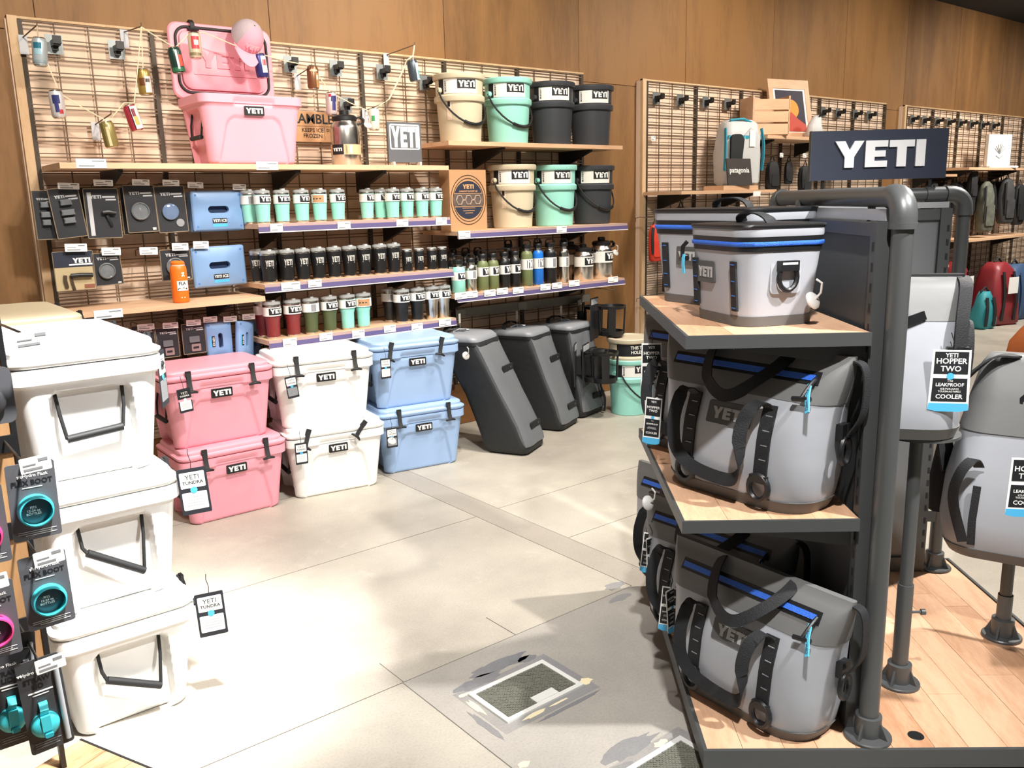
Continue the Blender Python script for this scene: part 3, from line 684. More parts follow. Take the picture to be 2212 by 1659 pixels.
# gallon jug on the long shelf
t = jug('large stainless steel jug with black screw cap on the long shelf', (1.565, -.235, Z_TOP), R(-20), sc=1.26)
for ch in list(t.children):
    if ch.name.startswith('label'):
        for c2 in list(ch.children): bpy.data.objects.remove(c2)
        ch.data = mesh(patch(.0850, -PI/2-2.1, -PI/2+1.2, .062, .118, .0008, 16), mat('jug_sleeve_tan', 'd8b48c', .6)); 
        obj('logo_block', MB().add(*_vf(patch(.0862, -PI/2-1.2, -PI/2-.30, .062, .118, .0006, 8))), INK, ch)
        obj('lettering', wordmark(.060, .0004, wrap(.0872, .090, -PI/2-.75)), WHITE, ch)
        obj('small_print', text_mb('GIANT', .016, lambda x, y, z: wrap(.0866, .090, -PI/2-.1)(-z, y, x)), INK, ch)
        obj('bottle_print', patch(.0862, -PI/2+.12, -PI/2+.28, .066, .112, .0005, 4), WHITE, ch)
sectag('security tag hanging at the side of the large steel jug', (1.69, -.28, 1.99), rx=R(50))

# ================================================================== buckets
def bucket(label, m, loc, rz=0, handle=1, group='lidded buckets', lidm=None, wet=False, warn=False, text=None, lid=True, lab=True, hshift=0):
    t = thing('bucket', label, 'bucket', loc, 0, group); q = m.name; t.scale = (.95, .95, 1.09)
    obj('body', cached(('bkb', q), lambda: mesh(MB().lathe([(.132, 0), (.136, .004), (.150, .20), (.151, .222), (.165, .225), (.168, .232), (.168, .252), (.163, .258), (.155, .262), (.157, .345)], 44), m)), None, t)
    obj('lid', cached(('bkl', (lidm or m).name), lambda: mesh(MB().lathe([(.158, .345), (.170, .347), (.173, .352), (.173, .372), (.168, .377), (.150, .377), (.146, .371), (.05, .371)], 44), lidm or m)), None, t)
    if lab:
        lb = obj('label', cached(('bkp', q), lambda: mesh(patch(.1560, -PI/2-1.0, -PI/2+.80, .265, .343, .0008, 20, .1575), mat('label_white', 'ecebe6', .5))), None, t, None, (0, 0, rz))
        obj('logo_block', cached('bklb', lambda: mesh(patch(.1578, -PI/2-.10, -PI/2+.72, .290, .341, .0007, 12, .1586), INK)), None, lb)
        obj('lettering', cached('bkw', lambda: mesh(wordmark(.114, .0005, wrap(.1590, .3155, -PI/2+.31)), WHITE)), None, lb)
        obj('side_panel', cached('bksp', lambda: mesh(patch(.1578, -PI/2-1.0, -PI/2-.72, .265, .343, .0007, 6, .1586).add(*_vf(text_mb('BUCKET', .016, lambda x, y, z: wrap(.1584, .305, -PI/2-.62)(-z, y, x), .03))), INK)), None, lb)
    if text:
        lb2 = obj('label', cached('bktx', lambda: mesh(patch(.1560, -PI/2-1.0, -PI/2+1.0, .265, .343, .0008, 20, .1575), INK)), None, t, None, (0, 0, rz))
        obj('lettering', cached('bktx2', lambda: mesh(text_mb('THIS THING\nHOLES IS IN', .030, wrap(.1592, .305, -PI/2+.2), .02), WHITE, recalc=False)), None, lb2)
    if warn:
        wl = obj('warning_sticker', cached('bkws', lambda: mesh(patch(.146, -PI/2-.62, -PI/2-.40, .12, .235, .0008, 5, .1515), mat('sticker_tan', 'ecd9c0', .6))), None, t, None, (0, 0, rz))
        obj('warning_print', cached('bkwp', lambda: mesh(patch(.1522, -PI/2-.57, -PI/2-.45, .195, .222, .0006, 4), INK)), None, wl)
    for s_ in (-1, 1): obj('handle_mount', cached(('bkm', q, s_), lambda: mesh(MB().tube([(s_*.155, 0, .285), (s_*.182, 0, .285)], .016, 12), m)), None, t, None, (0, 0, R(4)))
    if handle:
        pts = [];
        for i in range(15):
            a = -PI+PI*i/14; pts.append((.178*math.cos(a), -.155*math.sin(-a)*1.0, .285-.190*math.sin(-a)**.85 if math.sin(-a) > 1e-6 else .285))
        pts = [(x, -abs(y), z) for x, y, z in pts]
        h = obj('handle', cached(('bkh', hshift), lambda: mesh(MB().tube(pts, .006, 7), RUBBER)), None, t, None, (0, 0, R(4)+hshift))
        obj('grip', cached(('bkg', hshift), lambda: mesh(MB().tube(pts[5:10], .0105, 9), BLACK)), None, h)
    return t
HT = R(-34)
bucket('sand coloured lidded bucket at the left of the highest shelf', TANB, (2.395, -.215, ZB1), HT, warn=True)
bucket('seafoam lidded bucket second on the highest shelf', SEAP, (2.787, -.21, ZB1), HT)
bucket('charcoal lidded bucket third on the highest shelf', CHARP, (3.172, -.21, ZB1), HT, 0)
bucket('charcoal lidded bucket at the right end of the highest shelf', CHARP, (3.545, -.21, ZB1), HT, 0)
bucket('sand coloured lidded bucket on the middle bucket shelf beside the cardboard box', TANB, (2.806, -.215, ZB2), HT, warn=True)
bucket('seafoam lidded bucket in the middle bucket shelf row', SEAP, (3.190, -.205, ZB2), HT)
bucket('charcoal lidded bucket at the right end of the middle bucket shelf', CHARP, (3.565, -.20, ZB2), HT)
bucket('seafoam bucket on the floor under a sand coloured bucket', SEAP, (3.60, -.545, 0), R(-25), hshift=R(20))
b_ = bucket('sand coloured bucket nested into the seafoam bucket on the floor', TANB, (3.60, -.545, .152), R(-25), 0, lab=False, text=True)
# cardboard lid box on the bucket shelf
t = thing('cardboard_box', 'kraft cardboard box with dark round emblem on the bucket shelf', 'box', (2.345, -.255, ZB2), R(0))
obj('body', MB().box(-.142, .142, -.09, .02, 0, .375), KRAFT, t)
def disc(r, y, n=40, cz=0, sx=1): return [(sx*r*math.cos(2*PI*i/n), cz+r*math.sin(2*PI*i/n)) for i in range(n)]
def half_disc(r, a0, a1, cz, n=20): return [(r*math.cos(R(a0+(a1-a0)*i/n)), cz+r*math.sin(R(a0+(a1-a0)*i/n))) for i in range(n+1)]
ring = MB()
for rr in (.135, .118): ring.tube([(rr*math.cos(2*PI*i/40), -.091, .19+rr*1.12*math.sin(2*PI*i/40)) for i in range(40)], .0022, 5, closed=True)
obj('emblem_ring', ring, mat('box_print_brown', '3d2a20', .8), t)
obj('emblem_top', MB().prism(half_disc(.112, 20, 160, .195), -.0915, -.09), NAVY, t)
obj('emblem_bottom', MB().prism(half_disc(.112, 200, 340, .185), -.0915, -.09), NAVY, t)
obj('emblem_band', MB().box(-.112, .112, -.0912, -.09, .152, .228), mat('box_print_grey', '574c48', .8), t)
obj('lettering', wordmark(.085, .0008, shift(0, -.0918, .272)).add(*_vf(text_mb('LOADOUT BUCKET LID', .0135, shift(0, -.0925, .243), .03))), mat('kraft_letter', 'c9966a', .8), t)
hx = MB()
for cx in (-.07, 0, .07): hx.tube([(cx+.026*math.cos(2*PI*i/6), -.0925, .19+.03*math.sin(2*PI*i/6)) for i in range(6)], .004, 5, closed=True)
hx.box(-.05, -.03, -.093, -.091, .186, .194).box(.03, .05, -.093, -.091, .186, .194); obj('hexagon_print', hx, mat('box_print_light', 'a58e7c', .8), t)
obj('small_print', MB().box(-.05, .05, -.0925, -.091, .138, .141).box(-.045, .045, -.0925, -.091, .122, .125).box(-.03, .03, -.0925, -.091, .108, .111), MATS['kraft_letter'], t)
# ================================================================== packs, tags and hooks on the left of the grid
CARD = mat('black_card', '24262b', .55); CARDE = mat('card_edge', '8c7c66', .8); SILV = mat('silver_print', 'bfc1c4', .45)
LIDC = mat('clear_lid_plastic', '7c8084', .12, .2); ICEB = mat('ice_pack_blue', '7d9fcb', .38); ICEH = mat('ice_pack_hollow', '1c2f4e', .5)
def price_tag(p, label, group, w=.082, h=.034, m=None, ry=0):
    """paper price tag in a tilted holder at the end of a wire hook"""
    t = thing('price_tag', label, 'price tag', p, 0, group, roll=R(ry))
    obj('card', cached(('ptag', w, h), lambda: mesh(MB().prism(rpoly(w/2, h/2, .003, 3), -.002, 0, 'y'), PAPER)), None, t)
    obj('print', cached(('pprt', w, h), lambda: mesh(MB().box(w*.1, w*.4, -.0026, -.002, h*.16, h*.34).box(-w*.4, 0, -.0026, -.002, -h*.02, h*.06).box(-w*.4, w*.2, -.0026, -.002, -h*.34, -h*.2), GREYPRINT)), None, t)
    return t
def wire_hook(p, label, group='long wire display hooks', L=None, plate=True, up=.0):
    """wire arm from the grid to a point p in front of it, with its small back plate"""
    t = thing('wire_hook', label, 'hook', (p[0], 0, p[2]), 0, group); d = -p[1]
    mb = MB().tube([(0, -.012, -.03), (0, -.014, .0), (0, -.05, .008), (0, -d, up), (0, -d-.004, up+.018)], .003, 6)
    obj('arm', mb, DARKWIRE, t)
    if plate: obj('back_plate', cached('hkpl', lambda: mesh(MB().box(-.019, .019, -.012, -.0087, -.075, .012), mat('pale_tag_plate', 'b9bcc2', .5))), None, t)
    return t
def pack(label, u, v, wpx, hpx, y, kind='lid', rot=0, m=CARD, title=True, group='carded accessories on hooks', ry=0):
    p = at(u, v, y=y); mpp = (ROT.transposed() @ (p-CAM)); mpp = -mpp.z/FPX
    w, h = wpx*mpp, hpx*mpp
    t = thing('accessory_pack', label, 'package', p, R(ry), group, roll=R(rot))
    obj('card', MB().prism(rpoly(w/2, h/2, .004, 3), -.003, .004, 'y'), m, t)
    obj('card_border', MB().tube([(x, -.003, z) for x, z in rpoly(w/2-.001, h/2-.001, .004, 3)], .0022, 5, closed=True), CARDE, t)
    if title:
        obj('lettering', wordmark(w*.33, .0008, shift(-w*.16, -.0034, h*.33)).add(*_vf(MB().box(w*.03, w*.40, -.0042, -.003, h*.31, h*.345).box(w*.12, w*.42, -.0042, -.003, h*.255, h*.285))), SILV, t)
    if kind == 'lid':
        r = w*.29
        b = MB().lathe([(r, 0), (r*1.02, .012), (r*.9, .016), (r*.82, .010), (r*.3, .012), (r*.1, .016)], 26); b.map(lambda x, y, z: (x-w*.04, -.003-z, y-h*.05))
        obj('clear_lid', b, LIDC, t); obj('corner_print', MB().box(w*.30, w*.42, -.0042, -.003, -h*.46, -h*.41), SILV, t)
    elif kind == 'bluelid':
        r = w*.27
        b = MB().lathe([(r, 0), (r*1.02, .012), (r*.9, .016), (r*.3, .018)], 26); b.map(lambda x, y, z: (x-w*.06, -.003-z, y-h*.05))
        obj('clear_lid', b, mat('blue_tint_lid', '7186a8', .15, .2), t)
        b = MB().lathe([(r*.5, 0), (r*.5, .004), (r*.2, .005)], 20); b.map(lambda x, y, z: (x+w*.24, -.003-z, y-h*.30)); obj('gasket_disc', b, GREYPRINT, t)
    elif kind == 'parts':
        for k, (z0, ww) in enumerate(((.16, .40), (-.04, .46), (-.20, .40))): obj('clear_part', MB().loft([rrect(w*ww/2, .010, .008, z0*h), rrect(w*ww/2*.9, .012, .008, z0*h+h*.06), rrect(w*ww/2, .009, .008, z0*h+h*.11)]).map(shift(0, -.012, 0)), LIDC, t)
    elif kind == 'handle':
        obj('black_handle', MB().tube([(-w*.02, -.016, h*.02), (w*.12, -.020, h*.03), (w*.35, -.016, h*.0)], .010, 8), BLACK, t)
        obj('silver_stripe', MB().box(-w*.40, -w*.28, -.004, -.003, -h*.44, h*.42), SILV, t)
        obj('strap', MB().ribbon([(w*.1, -.012, -.01), (w*.16, -.014, -h*.15), (w*.22, -.012, -h*.26)], .012, .004), BLACK, t)
    elif kind == 'bottle_handle':
        obj('header', MB().box(-w*.5, w*.5, -.0045, -.003, h*.10, h*.5), NAVY, t)
        obj('lettering', wordmark(w*.44, .0008, shift(w*.20, -.0046, h*.26)).add(*_vf(MB().box(-w*.12, w*.46, -.0052, -.0044, h*.14, h*.18))), WHITE, t)
        obj('black_grip', MB().tube([(-w*.12, -.014, -h*.12), (w*.12, -.018, -h*.11), (w*.42, -.014, -h*.13)], .011, 10), BLACK, t)
        obj('strap', MB().ribbon([(-w*.25, -.010, -h*.10), (-w*.27, -.012, -h*.22), (-w*.24, -.010, -h*.42)], .016, .005).ribbon([(-w*.12, -.010, -h*.12), (-w*.10, -.011, -h*.3), (-w*.06, -.010, -h*.5)], .012, .005), mat('brown_strap', '40301f', .7), t)
        obj('corner_print', MB().box(w*.2, w*.46, -.0045, -.003, -h*.46, -h*.36), mat('red_brown_print', '8a5544', .7), t)
    elif kind == 'opener':
        obj('metal_opener', MB().prism(rpoly(w*.22, h*.10, .004, 3, 0, -.02*h), -.010, -.003), LIDC, t)
        obj('bracket_print', MB().prism(rpoly(w*.2, h*.12, .004, 3, w*.05, -.30*h), -.008, -.003), mat('mauve_metal', '9a8684', .4, .3), t)
        obj('slot', MB().box(-w*.08, w*.16, -.0088, -.0078, -h*.33, -h*.26), INK, t)
    return t, p, w, h
def ice_pack(label, u, v, wpx, hpx, y, rz=0, rot=0):
    p = at(u, v, y=y); mpp = -(ROT.transposed() @ (p-CAM)).z/FPX; w, h = wpx*mpp/2, hpx*mpp/2
    t = thing('ice_pack', label, 'ice pack', p, rz, 'blue ice packs', roll=rot)
    # body as a frame around its handle slot; outer and slot outlines share their vertex order
    th = .016; sl = rpoly(w*.40, h*.17, h*.165, 6, 0, h*.06); mb = MB()
    o1 = rpoly(w, h, h*.14, 6); o2 = rpoly(w*.92, h*.89, h*.20, 6)
    def notch(p): return (p[0], p[1])
    mb.loft([[(x, -th, z) for x, z in sl], [(x, -th, z) for x, z in o2], [(x, -th*.45, z) for x, z in o1], [(x, th*.45, z) for x, z in o1], [(x, th, z) for x, z in o2], [(x, th, z) for x, z in sl], [(x, -th, z) for x, z in sl]], False, False)
    obj('shell', mb, ICEB, t, ang=60)
    obj('slot_back', MB().prism(rpoly(w*.40, h*.17, h*.165, 6, 0, h*.06), th*.7, th*.8), ICEH, t)
    for x in (-1, 1):
        for z in (-1, 1): obj('rivet', MB().tube([(x*w*.84, -th-.001, z*h*.78), (x*w*.84, -th*.2, z*h*.78)], .006, 8), mat('ice_rivet', '4f7db8', .5), t)
    obj('label', MB().box(-w*.27, w*.30, -th-.0012, -th+.002, -h*.62, -h*.38), INK, t)
    obj('lettering', text_mb('YETI ICE', h*.19, shift(w*.015, -th-.0018, -h*.50), .03), WHITE, t)
    obj('blue_print', MB().box(-w*.27, w*.30, -th-.0012, -th+.002, -h*.80, -h*.66), BLUEPRINT, t)
    return t
YA = -.22
# upper row of cards
pack('dark carded pack at the far left, partly behind a tilted one', 98, 465, 44, 104, -.185, 'parts')
pack('tilted black carded pack of clear parts at the left of the upper row', 146, 460, 61, 106, YA, 'parts', rot=-5)
pack('dark carded pack behind the silver striped one', 206, 459, 62, 107, -.185, 'none', title=False)
pack('black carded pack with silver stripe and black handle', 222, 461, 70, 106, YA, 'handle', rot=0)
pack('dark card behind the left round lid pack', 296, 455, 64, 100, -.185, 'none', title=False)
pack('black carded pack with a clear round lid, left of the two lids', 304, 451, 64, 100, YA, 'lid', rot=-1.5)
pack('black carded pack with a bluish round lid beside the ice pack', 370, 452, 63, 98, YA, 'bluelid', rot=-1.5)
ice_pack('blue ice pack hidden behind the upper front ice pack', 462, 457, 112, 84, -.16)
ice_pack('blue ice pack with handle slot in the upper row', 470, 455, 113, 85, -.215)
pack('tan and navy carded bottle handle in the lower row', 161, 585, 80, 84, YA, 'bottle_handle', m=mat('tan_card', 'bba983', .75), title=False)
pack('black carded pack with a clear round lid right of the bottle handle', 232, 581, 58, 70, YA, 'lid', rot=-2)
pack('black carded pack behind the orange bottle', 380, 572, 64, 66, -.215, 'lid')
ice_pack('blue ice pack with handle slot in the lower row', 473, 575, 115, 86, -.215, rot=R(-1))
pack('black carded opener half hidden behind the white cooler top', 310, 737, 48, 70, -.26, 'opener')
pack('black carded opener, middle one under the short shelf', 362, 740, 47, 66, -.26, 'opener')
pack('black carded opener next to the small blue ice pack', 419, 731, 50, 66, -.26, 'opener')
ice_pack('small blue ice pack hanging upright under the short shelf', 473, 735, 82, 56, -.26, rot=R(90))
ice_pack('small blue ice pack turned sideways under the short shelf', 528, 733, 80, 50, -.27, rz=R(30), rot=R(97))
ice_pack('second sideways small ice pack at the end of the short shelf', 546, 731, 78, 46, -.14, rz=R(30), rot=R(97))
g = 'price tags over the carded packs'
for u, v, n, w in ((148, 402, 'above the tilted black pack', 38), (223, 395, 'above the silver striped black pack', 36), (304, 394, 'above the left round lid pack', 34), (369, 395, 'above the bluish round lid pack', 34), (422, 400, 'above the upper ice pack', 33), (517, 404, 'at the right of the upper ice pack', 30),
                (164, 535, 'above the tan bottle handle pack', 40), (240, 543, 'above the lower round lid pack', 36), (321, 542, 'on an empty hook in the lower row', 36), (389, 533, 'above the card behind the orange bottle', 34), (434, 529, 'above the lower ice pack', 33),
                (258, 715, 'nearest to the tall white cooler stack', 34), (315, 706, 'above the half hidden opener pack', 34), (368, 703, 'above the middle opener pack', 32), (418, 697, 'above the opener pack by the small ice pack', 31), (454, 690, 'above the small upright ice pack', 30), (497, 689, 'above the sideways ice pack', 30), (537, 684, 'at the right end under the short shelf', 29)):
    y = -.245 if v < 600 else -.285
    p = at(u, v, y=y); price_tag(p, 'white price tag '+n, g, w*.00245, .030 if v < 410 or v > 600 else .038, ry=2)
    wire_hook((p.x, y+.012, p.z-.005), 'wire hook holding the white price tag '+n, 'wire hooks for the carded packs', plate=False)
# orange growler
t = thing('drink_bottle', 'orange insulated bottle standing on the short shelf', 'bottle', (.515, -.335, Z_WOOD), R(-25))
OR = mat('orange_coat', 'f0741c', .45)
obj('body', MB().lathe([(.036, 0), (.040, .004), (.041, .010), (.041, .165), (.039, .178), (.034, .188)], 30), OR, t)
obj('cap', MB().lathe([(.033, .188), (.034, .192), (.034, .203), (.026, .210)], 26), OR, t)
obj('cap_band', MB().lathe([(.0345, .186), (.0352, .188), (.0345, .191)], 26), mat('grey_collar', 'c9c2b8', .5), t)
lb = obj('paper_card', patch(.0425, -PI/2-.15, -PI/2+1.25, .062, .112, .001, 8), PAPER, t)
obj('lettering', text_mb('FLA', .022, wrap(.0440, .098, -PI/2+.45), .03), INK, lb)
obj('mountain_print', MB().prism([(-.026, -.021), (-.026, -.014), (-.018, -.008), (-.008, -.015), (.002, -.007), (.012, -.013), (.022, -.009), (.022, -.021)], -.0004, 0).map(wrap(.0437, .086, -PI/2+.50)), INK, lb)
em = MB().tube([(0, 0, .010), (0, 0, -.002)], .0035, 6).tube([(-.008, 0, .006), (.008, 0, .006)], .0025, 6).tube([(0, 0, -.002), (-.007, 0, -.012)], .0028, 6).tube([(0, 0, -.002), (.007, 0, -.012)], .0028, 6).lathe([(.0045, -.003), (.0045, .003)], 10)
em.map(lambda x, y, z: wrap(.0415, .145, -PI/2+.65)(x, y*.2, z)); obj('emblem', em, WHITE, t)
obj('small_mark', MB().box(-.01, .01, 0, .0006, -.002, .002).map(wrap(.0418, .028, -PI/2+.45)), WHITE, t)

# price labels on shelf edges
def rail_label(u, v, label, group, w=26, y=-.4135, m=PAPER):
    p = at(u, v, y=y); mpp = -(ROT.transposed() @ (p-CAM)).z/FPX
    t = thing('price_label', label, 'price label', p, 0, group)
    ww = w*mpp*1.15
    obj('card', cached(('rl', round(ww, 2), m.name), lambda: mesh(MB().box(-round(ww, 2)/2, round(ww, 2)/2, -.002, 0, -.021, .021), m)), None, t)
    obj('print', cached(('rlp', round(ww, 2)), lambda: mesh(MB().box(.004, round(ww, 2)*.44, -.0027, -.002, .008, .013).box(-round(ww, 2)*.42, round(ww, 2)*.1, -.0027, -.002, -.014, -.009), GREYPRINT)), None, t)
for row, y_, lst in (('seafoam tumbler', -.4135, ((597, 492), (743, 487), (869, 482), (953, 477))), ('black tumbler', -.4135, ((680, 612),)), ('maroon tumbler', -.4135, ((626, 739), (704, 727), (774, 721), (842, 710), (901, 706), (961, 696))),
                     ('upper bucket', -.4135, ((1003, 506), (1213, 495))), ('bottle', -.4135, ((995, 639), (1019, 636), (1058, 633), (1085, 629), (1119, 627), (1178, 620), (1203, 617), (1240, 612), (1324, 604)))):
    for i, (u, v) in enumerate(lst): rail_label(u, v, ORD[i]+' white price label from the left on the '+row+' rail', 'white labels on shelf rails')
BLT = mat('pale_blue_paper', 'd7e8f2', .6)
rail_label(628, 618, 'pale blue price label on the black tumbler rail', 'pale blue shelf labels', 38, m=BLT)
rail_label(197, 353, 'pale blue label at the left of the long upper shelf edge', 'pale blue shelf labels', 52, -.4005, BLT)
rail_label(577, 358, 'pale blue label below the open pink cooler', 'pale blue shelf labels', 42, -.4005, BLT)
rail_label(234, 678, 'pale blue label on the short shelf edge', 'pale blue shelf labels', 50, -.4005, BLT)

# ================================================================== signs on the long shelf
t = thing('sign_stand', 'small grey sign with white wordmark panel on two feet', 'sign', (1.905, -.325, Z_TOP), R(-2))
obj('panel', MB().prism(rpoly(.112, .115, .006, 3, 0, .135), -.006, .006), mat('slate_grey_board', '5a5d63', .6), t)
obj('white_panel', MB().prism(rpoly(.101, .072, .012, 4, 0, .165), -.0075, -.006), WHITE, t)
obj('inner_panel', MB().prism(rpoly(.093, .064, .008, 4, 0, .165), -.0085, -.0075), MATS['slate_grey_board'], t)
obj('lettering', wordmark(.182, .001, lambda x, y, z: (x, y-.0086, z*2.15+.165)), WHITE, t)
for x in (-.09, .09): obj('foot', MB().box(x-.006, x+.006, -.03, .02, 0, .022), mat('clear_foot', 'd9d2c6', .3), t)
# make the sign reversed out: dark letters sit on the white field
t = thing('cardboard_sign', 'kraft cardboard wall sign with dark slab lettering behind the pink cooler', 'sign', (1.50, -.014, 1.995))
obj('board', MB().box(-.21, .21, -.006, 0, -.085, .085), KRAFT, t)
obj('headline', text_mb('RAMBLER', .075, shift(-.005, -.0065, .042), .025), INK, t)
obj('lettering', text_mb('KEEPS ICE\nFROZEN', .032, shift(-.03, -.0065, -.036), .02), INK, t)
obj('side_lettering', text_mb('DRINKWARE', .024, shift(.13, -.0065, -.018), .02), INK, t)
obj('rule_lines', MB().box(-.2, .2, -.0066, -.006, .002, .004).box(.045, .047, -.0066, -.006, -.075, 0), INK, t)
obj('anvil_print', MB().prism([(.10, -.062), (.15, -.062), (.14, -.068), (.137, -.078), (.145, -.083), (.115, -.083), (.122, -.078), (.12, -.068)], -.0066, -.006).prism([(.105, -.042), (.15, -.036), (.15, -.041), (.105, -.048)], -.0066, -.006), INK, t)

# ================================================================== garland of cans
def can(label, u, v, y, cols, roll=0, emblem=None, hpx=None, tilt=0):
    p = at(u, v, y=y); t = thing('drink_can', label, 'can', p, 0, 'string of drink cans', R(tilt), R(roll)); h = .122; r = .0325
    obj('shell', cached(('cans', cols[0]), lambda: mesh(MB().lathe([(r*.78, -h/2), (r*.9, -h/2+.004), (r, -h/2+.014), (r, h/2-.016), (r*.84, h/2-.003), (r*.80, h/2)], 24), mat('can_'+cols[0], cols[0], .3, .35))), None, t)
    obj('rims', cached('canr', lambda: mesh(MB().lathe([(r*.80, h/2-.004), (r*.84, h/2), (r*.80, h/2+.003), (r*.74, h/2-.001), (.004, h/2-.002)], 24).lathe([(r*.9, -h/2+.006), (r*.80, -h/2-.001), (r*.72, -h/2+.001), (.004, -h/2+.006)], 24), STEEL)), None, t)
    for k, (z0, z1, a0, a1, c) in enumerate(cols[1:]): obj('print', patch(r+.0003, -PI/2-.35+a0, -PI/2-.35+a1, z0*h, z1*h, .0004, 8), mat('can_'+c, c, .35, .2), t)
    return p
CANS = [
    ('silver and light blue can at the top left of the string', 86, 113, -.17, ('b8c4c9', (.1, .32, -.7, .4, '2f6f86'), (-.12, .1, -.55, .3, '9cc3d2'), (-.4, -.32, -1, 1, '8ea0a6')), 4),
    ('white can with dark blue ribbon print low on the left of the string', 124, 226, -.17, ('d9d5d4', (.02, .34, -.45, .55, '33356b'), (-.30, .02, -.25, .30, '3a3d78'), (-.36, -.2, .25, .8, 'b33a3f')), -3),
    ('gold can hanging at the lowest dip of the string', 236, 291, -.17, ('8f8350', (-.45, .3, -.2, .2, 'd8cba0'), (-.45, .45, -1.2, -.5, '6b6335')), -8),
    ('red and white can tilted beside the gold one', 288, 255, -.17, ('b0394a', (-.45, .45, .0, 1.3, 'ece6e2'), (-.3, .05, .15, .75, 'e5a94a'), (.05, .35, .1, .6, '7b2438'), (-.45, .45, -.12, .02, '2a2226')), -14),
    ('gold can with white label left of the pink lid', 312, 178, -.17, ('9a8140', (-.42, .22, .1, 1.2, 'dcd5cf'), (-.15, .15, -.7, .3, '6b3f22'), (-.02, .12, .2, .9, '2b2622')), -3),
    ('dark green can hanging before the left edge of the pink lid', 381, 131, -.20, ('26413a', (-.35, .4, .05, .35, 'e9ede8'), (-.25, .2, .35, 1.1, 'd8584a'), (-.45, -.28, -1, 1.2, '2f6b4a')), -8),
    ('cream and red can below the taped pink lid edge', 421, 99, -.20, ('e0d3b8', (-.15, .35, -.5, .7, 'c9434a'), (.0, .2, -.1, .6, 'eee5d4'), (-.4, -.3, -1, 1, '8a7a5c')), 0),
    ('dark blue and red can at the right edge of the pink lid', 564, 143, -.20, ('3b3f7c', (-.30, .40, .1, 1.1, 'd9d9e0'), (.0, .25, .2, 1.0, 'c63f46')), -6),
    ('bronze brown can right of the pink lid', 676, 168, -.17, ('7d5236', (-.45, .2, .45, 1.2, 'b58a5a'), (.25, .33, -.6, .8, 'd9c3a4'), (-.1, .1, .5, .9, 'd8d5cc')), 0),
    ('white can with blue ribbon print above the large jug', 716, 225, -.17, ('d9c9c9', (.1, .36, -.2, .8, '35376c'), (-.3, .1, .0, .65, '3a3d78'), (.3, .42, -.6, -.1, 'b8343c')), 2),
    ('overexposed white can with green print by the sign stand', 808, 258, -.20, ('f4f1e4', (-.1, .15, -.6, .0, '3f9a56')), 2),
    ('dark and light blue can hanging highest at the right', 893, 153, -.22, ('4b5660', (-.45, .35, .3, 1.2, 'd9e6ea'), (-.4, .0, .6, 1.2, '6cb7c8')), -9)]
CP = [can(*c[:5], roll=c[5]) for c in CANS]
# hooks that carry the string, then the string itself
for u, v, ub, vb, n in ((80, 54, 48, 82, 'at the top left holding the light blue can'), (305, 57, 266, 70, 'near the top left of the pink lid'), (240, 246, 204, 270, 'behind the lowest gold can'), (668, 147, 640, 165, 'carrying the bronze can'), (895, 97, 832, 120, 'at the right carrying the highest can'), (832, 222, 786, 240, 'behind the white can by the sign stand')):
    pb = at(ub, vb, y=-.01); pt = at(u, v, y=-.20); t = thing('wire_hook', 'long wire display hook '+n, 'hook', pb, 0, 'long wire display hooks')
    q = pt-pb; obj('arm', MB().tube([(0, 0, -.03), (0, -.006, 0), tuple(q*.1), tuple(q), tuple(q+Vector((0, -.004, .016)))], .0032, 6), DARKWIRE, t)
    obj('back_plate', cached('hkpl', lambda: mesh(MB().box(-.019, .019, -.012, -.0087, -.075, .012), mat('pale_tag_plate', 'b9bcc2', .5))), None, t)
def topof(i): p = CP[i]; return p+Vector((0, 0, .062))
path = []
for k in [('p', 80, 56), 0, ('p', 124, 190), 1, 2, ('p', 268, 222), ('p', 290, 222), ('p', 305, 58), ('p', 305, 58), 5, ('p', 411, 70), ('p', 440, 70), 7, 8, 9, ('p', 797, 240), ('p', 840, 215), ('p', 880, 130), ('p', 892, 120), ('p', 895, 98)]:
    path.append(at(k[1], k[2], y=-.20) if isinstance(k, tuple) else topof(k))
t = thing('twine_garland', 'pale twine string looped along hooks carrying drink cans', 'string', path[0])
for i, (a, b) in enumerate(zip(path[:-1], path[1:])):
    if (b-a).length < .01: continue
    a_, b_ = a-path[0], b-path[0]; m_ = (a_+b_)/2+Vector((0, 0, -.06*(b_-a_).length*.3)); obj('twine', MB().tube([a_, m_, b_], .0028 if i < 16 else .005, 5), mat('cream_twine', 'e6d5b4', .8), t)
for i in (2, 4, 6, 10, 11): pass
for i, q in ((4, (305, 58)), (6, (421, 70)), (10, (808, 240)), (11, (893, 118))):
    a_, b_ = at(q[0], q[1], y=-.20)-path[0], topof(i)-path[0]
    if (a_-b_).length > .015: obj('twine', MB().tube([a_, b_], .0028, 5), MATS['cream_twine'], t)
